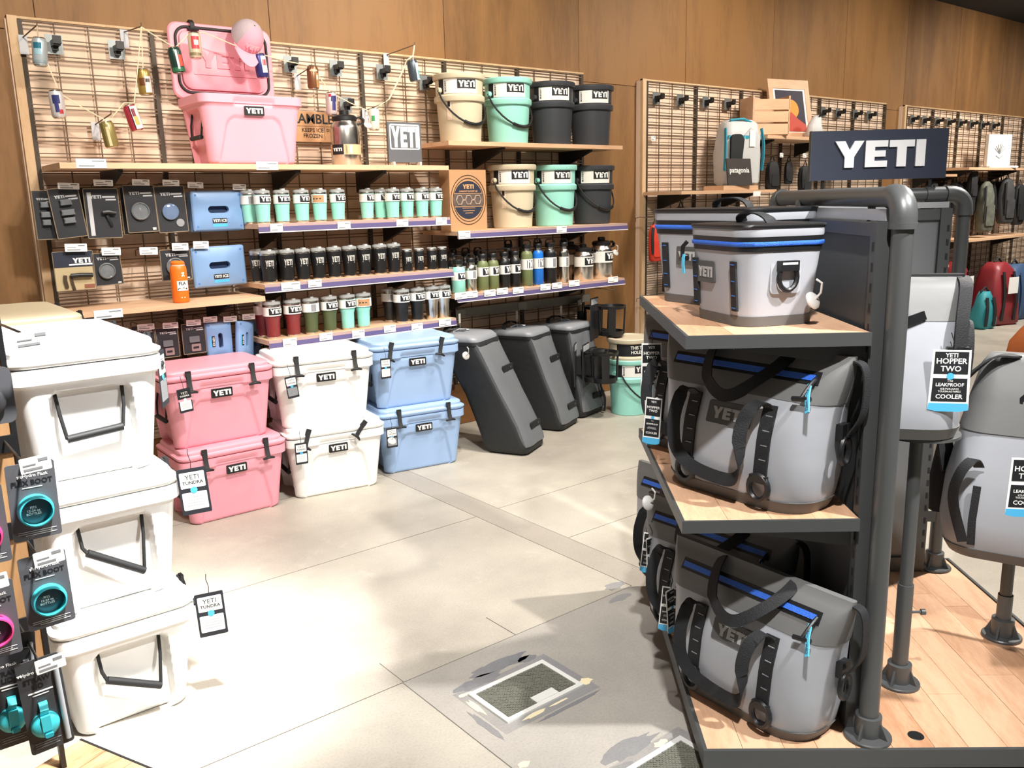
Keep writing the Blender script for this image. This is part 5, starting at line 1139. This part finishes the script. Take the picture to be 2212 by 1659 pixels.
# ================================================================== dry bags, cages, far bays
def bag_rings(prof, sp, r=.05, k=6):
    """prof: (z, hx, hy); sp: y offset of the spine per z"""
    return [rrect(hx, hy, min(r, hx*.8, hy*.8), z, 0, sp(z), k) for z, hx, hy in prof]
DRYG = mat('dry_bag_grey', '6d7074', .42, bump=.5, bscale=7); DRYB = mat('dry_bag_black', '26282a', .6, bump=.3, bscale=30)
def dry_bag(label, loc, rz, H, lean, kink=.3):
    t = thing('dry_bag', label, 'dry bag', loc, rz, 'leaning grey dry bags')
    sp = lambda z: lean*(max(0, z/H))**1.25
    zs = [(0, .125, .115), (.02, .15, .14), (.08, .158, .152), (.25, .155, .150), (.5, .150, .138), (.75, .156, .145), (.92, .163, .152), (.985, .160, .148), (1, .15, .135)]
    obj('body', MB().loft(bag_rings([(a*H, b, c) for a, b, c in zs], sp, .045)), DRYB, t, ang=60)
    # grey front skin and lid, wrapped over the front face
    rows = [(.035, .130), (.10, .150), (.3, .149), (.5, .145), (.75, .151), (.9, .158), (.965, .158)]
    def hyf(k):
        for p, q in zip(zs[:-1], zs[1:]):
            if k <= q[0]: return p[2]+(q[2]-p[2])*(k-p[0])/(q[0]-p[0])
        return zs[-1][2]
    rows = [(a, w) for a, w in ((.075, .142), (.10, .148), (.16, .150), (.25, .148), (.38, .147), (.5, .145), (.62, .148), (.75, .151), (.84, .154), (.92, .158), (.96, .156))]
    mb = MB(); cols = 9; vs = []
    for a, w in rows:
        for j in range(cols):
            q = -1+2*j/(cols-1); vs.append((w*q, sp(a*H)-hyf(a)-.010+.012*abs(q)**8+.003*math.sin(11*a+5*q), a*H))
    fs = [(i*cols+j, i*cols+j+1, (i+1)*cols+j+1, (i+1)*cols+j) for i in range(len(rows)-1) for j in range(cols-1)]
    n = len(vs); vs += [(x*.99, y+.022, z) for x, y, z in vs]; fs += [(d+n, c+n, b+n, a+n) for a, b, c, d in list(fs)]
    rim = [j for j in range(cols)]+[i*cols+cols-1 for i in range(1, len(rows))]+[(len(rows)-1)*cols+j for j in range(cols-2, -1, -1)]+[i*cols for i in range(len(rows)-2, 0, -1)]
    fs += [(rim[i], rim[(i+1) % len(rim)], rim[(i+1) % len(rim)]+n, rim[i]+n) for i in range(len(rim))]
    obj('front_skin', MB().add(vs, fs), DRYG, t, ang=60)
    obj('lid', MB().loft([rrect(.166, .162, .05, .955*H, 0, sp(.955*H)-.004, 6), rrect(.170, .166, .05, .975*H, 0, sp(.975*H)-.004, 6), rrect(.160, .156, .05, 1.005*H, 0, sp(H), 6), rrect(.06, .04, .03, 1.012*H, 0, sp(H), 6)]), mat('dry_bag_lid', '8a8e94', .4, bump=.4, bscale=9), t, ang=60)
    obj('lid_trim', MB().loft([rrect(.167, .163, .05, .925*H, 0, sp(.925*H)-.004, 6), rrect(.171, .167, .05, .955*H, 0, sp(.955*H)-.004, 6)]), DRYB, t, ang=60)
    for k in (.22, .70):
        z = k*H; yy = sp(z)-hyf(k)-.016
        d = obj('daisy_strip', MB().prism(rpoly(.072, .020, .004, 3, .055, z), yy-.006, yy+.006), WEB, t)
        obj('strip_mark', MB().box(.085, .094, yy-.0075, yy-.006, z-.006, z+.006), mat('dim_mark', '5b5d60', .6), d)
    obj('buckle', MB().box(-.01, .05, sp(H)-.02, sp(H)+.012, 1.012*H, 1.03*H).tube([(-.03, sp(H)+.05, 1.01*H), (.0, sp(H)+.02, 1.03*H), (.04, sp(H)-.03, 1.02*H)], .008, 6), mat('grey_buckle', '6b6f74', .35, .3), t)
    obj('carry_handle', MB().ribbon(cr([(-.12, sp(H)+.05, .99*H), (-.1, sp(H)+.06, 1.05*H), (0, sp(H)+.06, 1.07*H), (.08, sp(H)+.05, 1.03*H)]), .03, .005, (0, 1, 0)), WEB, t)
    obj('price_slip', MB().tube([(-.02, sp(H), 1.02*H), (-.022, sp(H), 1.02*H+.05)], .001, 4).box(-.035, -.010, sp(H)-.001, sp(H)+.001, 1.02*H+.05, 1.02*H+.11), mat('slip_grey', 'b0aea6', .7), t)
dry_bag('tall grey and black dry bag nearest the blue coolers', (2.385, -.715, 0), R(27), .73, .36)
dry_bag('grey and black dry bag in the middle of the three', (2.935, -.445, 0), R(24), .675, .25)
dry_bag('grey and black dry bag behind the bottle cages', (3.31, -.30, 0), R(14), .665, .12)
# black bottle cages on cards at the end of the grid
def cage(label, loc, rz, hook=True):
    t = thing('bottle_cage', label, 'bottle cage', loc, rz, 'black bottle cages')
    for k, (r0, z0, z1) in enumerate(((.052, .115, .128), (.045, -.008, .014))): obj(['top_ring', 'bottom_ring'][k], MB().loft([[(r*math.cos(2*PI*i/24), r*math.sin(2*PI*i/24), z) for i in range(24)] for r, z in ((r0, z0), (r0+.003, z1), (r0-.004, z1), (r0-.007, z0), (r0, z0))], False, False), BLACK, t)
    obj('floor_disc', MB().lathe([(.042, -.006), (.042, 0), (.02, .002)], 20), BLACK, t)
    for a in (20, 110, 200, 290): obj('stave', patch(.044, R(a-16), R(a+16), .0, .120, .005, 4, .049), BLACK, t)
    obj('lip', MB().prism([(.045, -.012), (.075, 0), (.045, .012)], .118, .126, 'z'), BLACK, t)
    obj('back_card', MB().box(-.04, .04, .072, .076, -.03, .160), CARD, t)
    obj('card_header', MB().box(-.037, .037, .0712, .072, .130, .155), mat('card_grey_print', 'b9bcbf', .6), t)
    obj('arm', MB().box(-.012, .012, .045, .073, .02, .10), BLACK, t)
    t.scale = (1.85, 1.85, 1.6)
    return t
for i, (u, v, y, n) in enumerate(((1322, 692, -.45, 'black bottle cage on a card at the end of the grid, upper one'), (1306, 793, -.60, 'black bottle cage on a card in front of the stacked buckets'), (1290, 690, -.17, 'black bottle cage half hidden behind the upper cage'), (1285, 790, -.52, 'black bottle cage half hidden behind the lower cage'))):
    p = at(u, v+28, y=y); cage(n, tuple(p), R((25, 30, 35, 40)[i]))
for i, (u, v, y) in enumerate(((1262, 642, -.34), (1270, 755, -.34))):
    p = at(u, v, y=y); wire_hook((3.52 if i == 0 else 3.34, -.47 if i == 0 else -.60, p.z-.02 if i else .90), ['double wire hook above the upper bottle cage', 'double wire hook above the lower bottle cage'][i], plate=False)
t = thing('webbing_strap', 'black strap dangling from the lower bottle cages to the floor', 'strap', (3.43, -.46, .02))
obj('strap', MB().ribbon(cr([(0, 0, .0), (.005, 0, .10), (-.02, .02, .2), (-.01, .03, .36)]), .018, .004), WEB, t)

def blob_bag(mb_prof, m, t, name='body', r=.07, seedv=1, amp=.012):
    rr2 = random.Random(seedv); ph = [rr2.uniform(0, 6) for _ in range(4)]
    rings = []
    for z, hx, hy, cx, cy in mb_prof:
        ring = rrect(hx, hy, min(r, hx*.85, hy*.85), z, cx, cy, 6)
        rings.append([(x+amp*math.sin(14*z+9*y+ph[0]), y+amp*math.sin(17*z+11*x+ph[1]), z) for x, y, z in ring])
    return obj(name, MB().loft(rings), m, t, ang=60)
# ---- middle bay
shelf('pale shelf board under the grey travel bag on the middle grid', 4.32, 5.555, 1.588)
shelf('pale shelf board under the wooden crate on the middle grid', 5.40, 6.62, 2.03)
SILVB = mat('silver_grey_fabric', 'c9cbcd', .5, bump=.6, bscale=14); TEALW = mat('teal_webbing', '2c93ae', .7)
t = thing('wood_block', 'pale wooden block under the black sign and travel bag', 'block', (5.12, -.30, 1.589)); obj('block', MB().box(-.26, .20, -.08, .12, 0, .035), BOARD, t)
t = thing('travel_bag', 'silver grey travel bag with teal straps and black pocket on the shelf', 'bag', (5.235, -.22, 1.626), R(-18))
blob_bag([(0, .17, .10, 0, 0), (.03, .185, .115, 0, 0), (.25, .18, .12, 0, 0), (.42, .175, .11, 0, 0), (.50, .16, .09, 0, 0), (.53, .12, .05, 0, 0)], SILVB, t, amp=.006)
obj('pocket', MB().prism(rpoly(.06, .11, .04, 4, -.09, .30), -.132, -.11), mat('pocket_black', '1f2426', .7), t)
obj('front_flap', MB().prism([(-.06, .02), (.12, .02), (.13, .40), (.04, .46), (-.02, .40)], -.134, -.116), SILVB, t)
for x in (-.175, .178): obj('side_strap', MB().ribbon([(x, -.08, .46), (x*1.06, -.10, .34), (x*1.06, -.10, .22), (x*1.04, -.09, .12)], .03, .008, (0, 1, 0)), TEALW, t)
obj('cross_strap', MB().ribbon([(-.16, -.10, .39), (0, -.135, .385), (.16, -.10, .395)], .026, .006, (0, 0, 1)), TEALW, t)
obj('top_piping', MB().tube([(-.12, -.06, .525), (0, -.075, .535), (.11, -.06, .50)], .010, 6), TEALW, t)
obj('paper_tag', MB().box(.02, .075, -.143, -.140, .31, .44), PAPER, t)
t = thing('black_sign', 'small black sign with white brand lettering on the wooden block', 'sign', (5.065, -.385, 1.625), R(-8), tilt=R(-8))
obj('panel', MB().box(-.135, .135, -.006, .006, 0, .215), mat('sign_charcoal', '3d3937', .6), t); obj('lettering', text_mb('patagonia', .058, shift(0, -.0065, .12), .02), WHITE, t)
t = thing('wooden_crate', 'open pale wooden crate of slats on the higher middle shelf', 'crate', (5.57, -.24, 2.031), R(-30))
for z in (.01, .11, .21): obj('slat', MB().box(-.16, .16, -.135, -.123, z, z+.085), BOARD, t); obj('slat', MB().box(-.16, .16, .123, .135, z, z+.085), BOARD, t)
for x in (-.165, .153): obj('end_board', MB().box(x, x+.012, -.135, .135, 0, .32), BOARD, t)
obj('bottom', MB().box(-.153, .153, -.123, .123, 0, .010), BOARD, t)
t = thing('framed_poster', 'leaning wooden framed poster with orange sun on dark sky', 'poster', (6.04, -.22, 2.031), R(-12), tilt=R(-12))
obj('frame', MB().box(-.24, -.19, -.012, .012, 0, .52).box(.19, .24, -.012, .012, 0, .52).box(-.19, .19, -.012, .012, .44, .52).box(-.19, .19, -.012, .012, 0, .05), BOARD, t)
obj('sheet', MB().box(-.19, .19, -.006, .0, .05, .44), WHITE, t); obj('sky_print', MB().box(-.165, .165, -.0075, -.006, .06, .425), mat('poster_navy', '2a2637', .6), t)
obj('sun_print', MB().prism([(.01+.085*math.cos(2*PI*i/24), .26+.085*math.sin(2*PI*i/24)) for i in range(24)], -.0085, -.0075), mat('poster_orange', 'e8953a', .6), t)
obj('ridge_print', MB().prism([(-.165, .06), (.165, .06), (.165, .12), (.08, .17), (.0, .235), (-.08, .16), (-.165, .12)], -.0095, -.0085), mat('poster_red', 'b8483a', .6), t)
t = thing('small_pouch', 'small crumpled grey pouch beside the framed poster', 'pouch', (6.16, -.36, 2.031), R(-20)); blob_bag([(0, .07, .05, 0, 0), (.02, .08, .055, 0, 0), (.10, .07, .05, 0, 0), (.17, .045, .03, .02, 0), (.19, .02, .02, .02, 0)], SILVB, t, seedv=5); obj('toggle', MB().tube([(.02, -.02, .18), (.04, -.03, .20)], .008, 6), BLACK, t)
BLKF = mat('black_fabric', '1d1e21', .7, bump=.5, bscale=16); REDF = mat('red_fabric', 'd9402c', .6, bump=.4, bscale=14)
def hanging_bag(label, u, v, wpx, hpx, y, m, group='bags hanging in the far bays', trim=None, seedv=1):
    p = at(u, v, y=y); mpp = -(ROT.transposed() @ (p-CAM)).z/FPX; w, h = wpx*mpp*.8, hpx*mpp
    t = thing('hanging_bag', label, 'bag', (p.x, y, p.z-h/2), R(-15), group)
    blob_bag([(0, w*.36, w*.20, 0, 0), (h*.05, w*.46, w*.26, 0, 0), (h*.35, w*.5, w*.30, 0, 0), (h*.7, w*.46, w*.26, 0, 0), (h*.9, w*.34, w*.18, 0, 0), (h*.97, w*.12, w*.08, 0, 0)], m, t, seedv=seedv, amp=w*.03)
    obj('hang_loop', MB().tube([(-.02, 0, h*.96), (0, 0, h*.96+.05), (.02, 0, h*.96)], .005, 6), BLACK, t)
    obj('front_pocket', MB().prism(rpoly(w*.3, h*.2, w*.1, 4, 0, h*.32), -w*.36, -w*.26), trim or m, t)
    wire_hook((p.x, y, p.z+h*.46+.048), 'wire hook above the '+label.replace(' hanging', '').replace('at the left of', 'left on'), 'wire hooks in the far bays', plate=False)
    obj('strap', MB().ribbon(cr([(-w*.3, -w*.22, h*.88), (-w*.44, -w*.34, h*.6), (-w*.34, -w*.30, h*.2)]), .025, .006, (1, 0, 0)), BLKF, t)
for i, (u, v, w, h, y, m, n) in enumerate(((1668, 378, 42, 62, -.30, BLKF, 'black bag hanging right of the grey travel bag'), (1738, 388, 40, 62, -.28, BLKF, 'black bag hanging left of the dark blue sign'), (1703, 372, 26, 50, -.2, BLKF, 'small black bag between the two black ones'),
        (1415, 523, 38, 82, -.22, REDF, 'red pouch hanging at the left of the middle grid'), (1470, 480, 60, 70, -.15, BLKF, 'black bag hanging under the travel bag shelf'), (1412, 700, 26, 84, -.20, BLKF, 'black bag hanging low behind the island shelves'), (1590, 492, 66, 76, -.15, BLKF, 'wide black bag low on the middle grid'),
        (1412, 840, 30, 90, -.30, REDF, 'red bag near the floor behind the island shelves'), (1830, 330, 90, 60, -.2, mat('navy_fabric', '27304c', .7), 'navy bag behind the dark blue sign'))):
    hanging_bag(n, u, v, w, h, y, m, seedv=i)
for u, v, n in ((1688, 335, 'over the hanging black bags'), (1738, 336, 'next to the dark blue sign'), (1411, 299, 'on the left of the middle grid')): price_tag(at(u, v, y=-.30 if u > 1500 else -.007), 'tiny white price tag '+n, 'tiny far price tags', .05, .038)
t = thing('price_label', 'small white label on the travel bag shelf edge', 'price label', (5.275, -.4005, 1.575)); obj('card', MB().box(-.05, .05, -.002, 0, -.04, .0), PAPER, t)
wire_hook((4.375, -.27, 1.012), 'wire hook holding slim black cards below the red pouch', 'wire hooks in the far bays', plate=False)
for i in range(3):
    t = thing('carded_pouch', ['first', 'second', 'third'][i]+' slim black card hanging below the red pouch', 'package', (4.375+.012*i-.012, -.25+.03*i, 1.012), R(60), 'slim cards below the red pouch', roll=R(8-5*i)); obj('card', MB().box(-.06, .06, -.002, .002, -.22, 0), INK, t); obj('edge', MB().box(-.064, -.060, -.003, .003, -.22, 0), PAPER, t)
# ---- far bay
shelf('far pale shelf board under the white emblem board', 9.15, 10.9, 1.79, group='far shelves'); shelf('far pale shelf board lower left behind the sign', 8.62, 9.1, 1.72, y0=-.3, group='far shelves'); shelf('far pale shelf board under the hanging camouflage packs', 9.3, 11.2, .99, group='far shelves')
shelf('far low shelf board left of the red duffels', 8.6, 9.08, .72, y0=-.3, group='far shelves')
t = thing('emblem_board', 'white board with grey branching emblem on the far shelf', 'sign', (10.09, -.30, 1.792), R(-14)); obj('panel', MB().box(-.20, .20, -.02, .02, 0, .38), WHITE, t); obj('foot', MB().box(-.2, .3, -.06, .06, 0, .02), WHITE, t)
eb = MB()
for a in range(-60, 61, 20): eb.tube([(.0, -.022, .16), (.10*math.sin(R(a)), -.022, .17+.10*math.cos(R(a)))], .004, 5)
eb.tube([(-.06, -.022, .14), (0, -.022, .11), (.06, -.022, .14)], .004, 5); obj('emblem', eb, GREYPRINT, t)
CAMO = mat('camouflage_fabric', '5a5c52', .7, var=.8, scale=14); MARF = mat('maroon_fabric', '8a2a31', .45, bump=.5, bscale=10); BLUF = mat('slate_blue_fabric', '3a5478', .6, bump=.4, bscale=12); TEALF = mat('teal_fabric', '2f8e98', .6)
for i, (u, v, w, h, m, n) in enumerate(((2128, 445, 52, 110, CAMO, 'camouflage pack hanging on the far grid, left one'), (2172, 432, 50, 100, mat('dark_camouflage', '3a3b3c', .7, var=.7, scale=12), 'dark patterned pack hanging on the far grid'), (2200, 440, 40, 90, BLKF, 'black pack at the right edge of the far grid'), (2100, 400, 30, 60, BLKF, 'black bag high on the far grid left of the packs'))):
    hanging_bag(n, u, v, w, h, -.30, m, seedv=20+i, trim=CAMO if i == 0 else None)
for i in range(7):
    x = 8.75+.30*i; t = thing('hanging_bag', ORD[i]+' black bag from the left in the dim row under the far shelf', 'bag', (x, -.18, 1.28), 0, 'dim row of black bags'); blob_bag([(0, .09, .05, 0, 0), (.03, .11, .07, 0, 0), (.25, .11, .07, 0, 0), (.36, .06, .04, 0, 0)], BLKF, t, seedv=40+i); obj('hang_loop', MB().tube([(-.02, 0, .36-.01), (0, 0, .36+.05), (.02, 0, .36-.01)], .005, 6), BLACK, t); wire_hook((x, -.18, 1.28+.405), ORD[i]+' wire hook of the dim row under the far shelf', 'wire hooks in the far bays', plate=False); obj('strap', MB().ribbon([(-.03, -.06, .33), (-.06, -.085, .2), (-.05, -.08, .06)], .02, .005, (1, 0, 0)), WEB, t)
for i in range(8):
    x = 4.62+.42*i; t = thing('hanging_bag', ORD[i]+' black bag from the left in the dim row low on the middle grid', 'bag', (x, -.2, .70), 0, 'dim row of black bags'); blob_bag([(0, .12, .06, 0, 0), (.03, .15, .08, 0, 0), (.30, .15, .08, 0, 0), (.42, .08, .05, 0, 0)], BLKF, t, seedv=60+i); obj('hang_loop', MB().tube([(-.02, 0, .42-.01), (0, 0, .42+.05), (.02, 0, .42-.01)], .005, 6), BLACK, t); wire_hook((x, -.2, .70+.465), ORD[i]+' wire hook of the dim row low on the middle grid', 'wire hooks in the far bays', plate=False); obj('strap', MB().ribbon([(-.04, -.07, .38), (-.09, -.095, .25), (-.07, -.09, .06)], .022, .005, (1, 0, 0)), WEB, t)
def duffel(label, loc, rz, w, d, h, m, group, tagm=None, seedv=1):
    t = thing('duffel_bag', label, 'duffel bag', loc, rz, group)
    blob_bag([(0, w*.42, d*.42, 0, 0), (.03, w*.5, d*.5, 0, 0), (h*.3, w*.5, d*.5, 0, 0), (h*.62, w*.43, d*.45, 0, 0), (h*.88, w*.34, d*.36, 0, 0), (h, w*.22, d*.22, 0, 0)], m, t, seedv=seedv, amp=.016)
    for x in (-.22, .22): obj('strap', MB().ribbon(cr([(x*w, -d*.52, h*.08), (x*w, -d*.56, h*.5), (x*w*.8, -d*.42, h*.86)]), .04, .008, (1, 0, 0)), BLKF if m is not BLUF else m, t)
    obj('grab_handle', MB().tube([(-.06, 0, h), (0, 0, h+.05), (.06, 0, h)], .012, 6), BLKF, t)
    if tagm: obj('paper_tag', MB().box(-.08, .08, -d*.62, -d*.61, h*.52, h*.78), tagm, t)
duffel('tall glossy maroon duffel bag with white tag standing on the far floor', (9.75, -.55, 0), R(-15), .46, .36, .72, MARF, 'far duffel bags', PAPER, 3)
duffel('maroon duffel bag behind the tall one on the far floor', (9.35, -.25, 0), R(5), .42, .3, .74, MARF, 'far duffel bags', PAPER, 4)
duffel('slate blue duffel bag right of the maroon one on the far floor', (10.35, -.50, 0), R(-10), .52, .36, .66, BLUF, 'far duffel bags', None, 5)
duffel('slate blue bag at the right edge of the far floor', (10.9, -.75, 0), R(-10), .5, .36, .6, BLUF, 'far duffel bags', None, 6)
duffel('small teal bag left of the tall maroon duffel', (9.30, -.62, 0), R(-20), .26, .2, .42, TEALF, 'far duffel bags', None, 7)
duffel('orange brown bag cut by the right edge of the photo', (7.15, -1.95, 0), R(-10), .42, .3, .42, mat('rust_fabric', 'a85a2a', .6), 'far duffel bags', None, 8)

# ================================================================== foreground rack at the left
RK = wood('rack_board', '8f6a46', 'b48c62', 'z', 4.0, .5)
t = thing('pegboard_rack', 'wooden endcap rack with black metal edge at the left', 'rack', (-1.05, -2.47, 0))
obj('board', MB().box(-.5, .448, -.010, .010, .36, 1.32), RK, t); obj('edge_trim', MB().box(.448, .460, -.014, .014, .101, 1.325), BLACK, t); obj('top_trim', MB().box(-.5, .448, -.014, .014, 1.318, 1.332), BLACK, t)
pl = thing('display_platform', 'plank topped base of the left rack in the lower left corner', 'platform', (-.53, -2.372, 0), math.atan2(-.919, .394))
obj('edge_frame', MB().box(0, 1.3, -.006, 0, .048, .101), BLACK, pl); obj('plinth', MB().box(.05, 1.25, -.75, -.05, .001, .048), MATS['dark_plinth'], pl)
PLK = wood('mixed_plank', '6b442c', 'dcb083', 'y', 4.0, .45)
for i in range(12): obj('plank', MB().box(.004+.108*i, .110+.108*i, -.8, -.007, .06, .1005), PLK, pl)
GCARD = mat('grey_pack_card', '5a5b60', .45); BCARD = mat('charcoal_pack_card', '3c3d40', .45); TEALS = mat('aqua_silicone', '3fc0cc', .42); PINKS = mat('hot_pink_silicone', 'e5458a', .42); SMOKE = mat('smoke_film', '3b4f57', .25)
def boot_pack(label, x, z, m, y=-2.70, w=.098, h=.178, roll=0):
    t = thing('accessory_pack', label, 'package', (x, y, z), 0, 'carded silicone boots', roll=R(roll))
    obj('card', MB().prism(rpoly(w/2, h/2, .006, 3), -.0015, .0015), GCARD, t)
    obj('lettering', text_mb('FLEX BOOT', .0158, shift(0, -.0022, h*.245), .03), mat('pack_black_print', '202124', .5), t)
    obj('brand_print', text_mb('Hydro Flask', .0105, shift(.008, -.0022, h*.335), .015), WHITE, t)
    obj('brand_emblem', MB().tube([(-.027, -.0022, h*.315), (-.023, -.0022, h*.335), (-.019, -.0022, h*.315)], .0016, 5).tube([(-.028, -.0022, h*.335), (-.018, -.0022, h*.335)], .0012, 5).tube([(-.023, -.0022, h*.345), (-.023, -.0022, h*.355)], .0024, 6), WHITE, t)
    obj('sub_line', MB().box(-.02, .02, -.0024, -.0018, h*.175, h*.185), WHITE, t)
    r = .0365; b = MB().lathe([(r, 0), (r+.001, .010), (r-.002, .024), (r-.005, .025), (r-.004, .010), (r-.003, 0)], 32, cap=False); b.map(lambda a, c, q: (a, -.0018-q, c*1.0-h*.115)); obj('silicone_boot', b, m, t)
    b = MB().lathe([(r-.004, .004), (r*.5, .006), (.004, .006)], 28); b.map(lambda a, c, q: (a, -.0018-q, c-h*.115)); bw = obj('boot_film', b, SMOKE, t)
    obj('film_print', text_mb('FITS\n12-24 oz\nBOTTLES', .0075, shift(-.004, -.0088, -h*.115), .02), WHITE, bw)
    obj('small_print', MB().box(-w*.40, w*.40, -.0022, -.0015, -h*.395, -h*.388).box(-w*.40, w*.30, -.0022, -.0015, -h*.42, -h*.413).box(-w*.25, w*.40, -.0022, -.0015, -h*.445, -h*.438), WHITE, t)
    return t
boot_pack('grey card with an aqua silicone bottle boot, upper one', -.607, .907, TEALS, roll=1)
boot_pack('grey card with an aqua silicone bottle boot, lower one', -.607, .690, TEALS, roll=-1)
boot_pack('grey card with a hot pink boot at the left edge, upper one', -.715, .875, PINKS, -2.71)
boot_pack('grey card with a hot pink boot at the left edge, lower one', -.722, .655, PINKS, -2.71)
def straw_pack(label, x, z, y, roll=0):
    w, h = .092, .235; t = thing('accessory_pack', label, 'package', (x, y, z), 0, 'carded straw lids', roll=R(roll))
    obj('card', MB().prism(rpoly(w/2, h/2, .007, 3), -.0015, .0015), BCARD, t)
    obj('brand_print', text_mb('Hydro Flask', .011, shift(-.012, -.0022, h*.37), .015), WHITE, t)
    obj('brand_emblem', MB().tube([(-.043, -.0022, h*.36), (-.040, -.0022, h*.378), (-.036, -.0022, h*.36)], .0016, 5).tube([(-.045, -.0022, h*.376), (-.035, -.0022, h*.376)], .0012, 5), WHITE, t)
    obj('sub_line', MB().box(-.03, .022, -.0024, -.0018, h*.145, h*.16).box(-.022, .012, -.0024, -.0018, h*.115, h*.125), WHITE, t)
    obj('lettering', text_mb('STRAW\nLID', .017, shift(-.008, -.0022, h*.25), .03), mat('pack_dark_print', '1c1d1f', .4), t)
    b = MB().lathe([(.030, 0), (.031, .006), (.029, .014), (.022, .020), (.006, .022)], 30); b.map(lambda a, c, q: (a-.008, -.0018-q, c-h*.20)); ld = obj('straw_lid', b, TEALS, t)
    obj('carry_loop', MB().ribbon([(-.008, -.012, -h*.10), (-.006, -.020, -h*.02), (-.005, -.010, h*.03), (-.005, -.003, h*.03)], .018, .005, (1, 0, 0)).box(-.017, .003, -.026, -.018, -h*.24, -h*.08), TEALS, ld)
    obj('spout', MB().loft([rrect(.010, .006, .005, 0), rrect(.009, .005, .004, .016)]).map(lambda a, c, q: (a-.006, -.020-q*.6, c-h*.285)), mat('deep_aqua', '2aa0ae', .4), ld)
    obj('clear_straw', MB().tube([(.034, -.006, h*.38), (.034, -.006, -h*.44)], .0062, 10), mat('frosted_straw', 'c9cfd6', .2, trans=.3), t)
    obj('small_print', MB().box(-.035, .02, -.0022, -.0015, -h*.40, -h*.393).box(-.035, .012, -.0022, -.0015, -h*.425, -h*.418).box(-.035, .016, -.0022, -.0015, -h*.45, -h*.443), GREYPRINT, t)
straw_pack('charcoal card with aqua straw lid and clear straw in front', -.645, .415, -2.70, -2); straw_pack('charcoal card with aqua straw lid behind the front one', -.70, .425, -2.645, 1); straw_pack('charcoal card at the back of the straw lid hook', -.685, .445, -2.60, 4)
for x, z, n in ((-.600, .990, 'upper aqua boot pack'), (-.600, .772, 'lower aqua boot pack'), (-.628, .520, 'front straw lid pack'), (-.712, .945, 'upper hot pink boot pack'), (-.715, .745, 'lower hot pink boot pack')):
    price_tag((x, -2.745, z+.012), 'white price tag over the '+n, 'price tags on the left rack', .062, .034, ry=-3)
    t = thing('wire_hook', 'black wire hook carrying the '+n, 'hook', (x-.02, -2.48, z+.015), 0, 'black hooks of the left rack'); obj('arm', MB().tube([(0, 0, -.02), (0, -.01, 0), (.0, -.24, .0), (.0, -.262, -.012)], .0028, 6), BLACK, t); obj('mount', MB().box(-.02, .02, -.006, 0, -.03, .012), BLACK, t)
t = thing('accessory_pack', 'dark grey card with round lid high on the left rack', 'package', (-.665, -2.70, 1.155), 0, 'carded silicone boots'); obj('card', MB().prism(rpoly(.05, .062, .016, 4), -.002, .002), GCARD, t)
b = MB().lathe([(.026, 0), (.028, .008), (.022, .012), (.006, .012)], 26); b.map(lambda a, c, q: (a+.005, -.002-q, c-.01)); obj('round_lid', b, BCARD, t)
t = thing('wire_hook', 'black wire hook behind the highest rack price tag', 'hook', (-.60, -2.48, 1.29), 0, 'black hooks of the left rack'); obj('arm', MB().tube([(0, 0, -.02), (0, -.01, 0), (.01, -.24, .0), (.015, -.263, -.006)], .0028, 6), BLACK, t)
price_tag((-.573, -2.745, 1.275), 'white price tag sticking out before the top white cooler', 'price tags on the left rack', .07, .036, ry=-3)
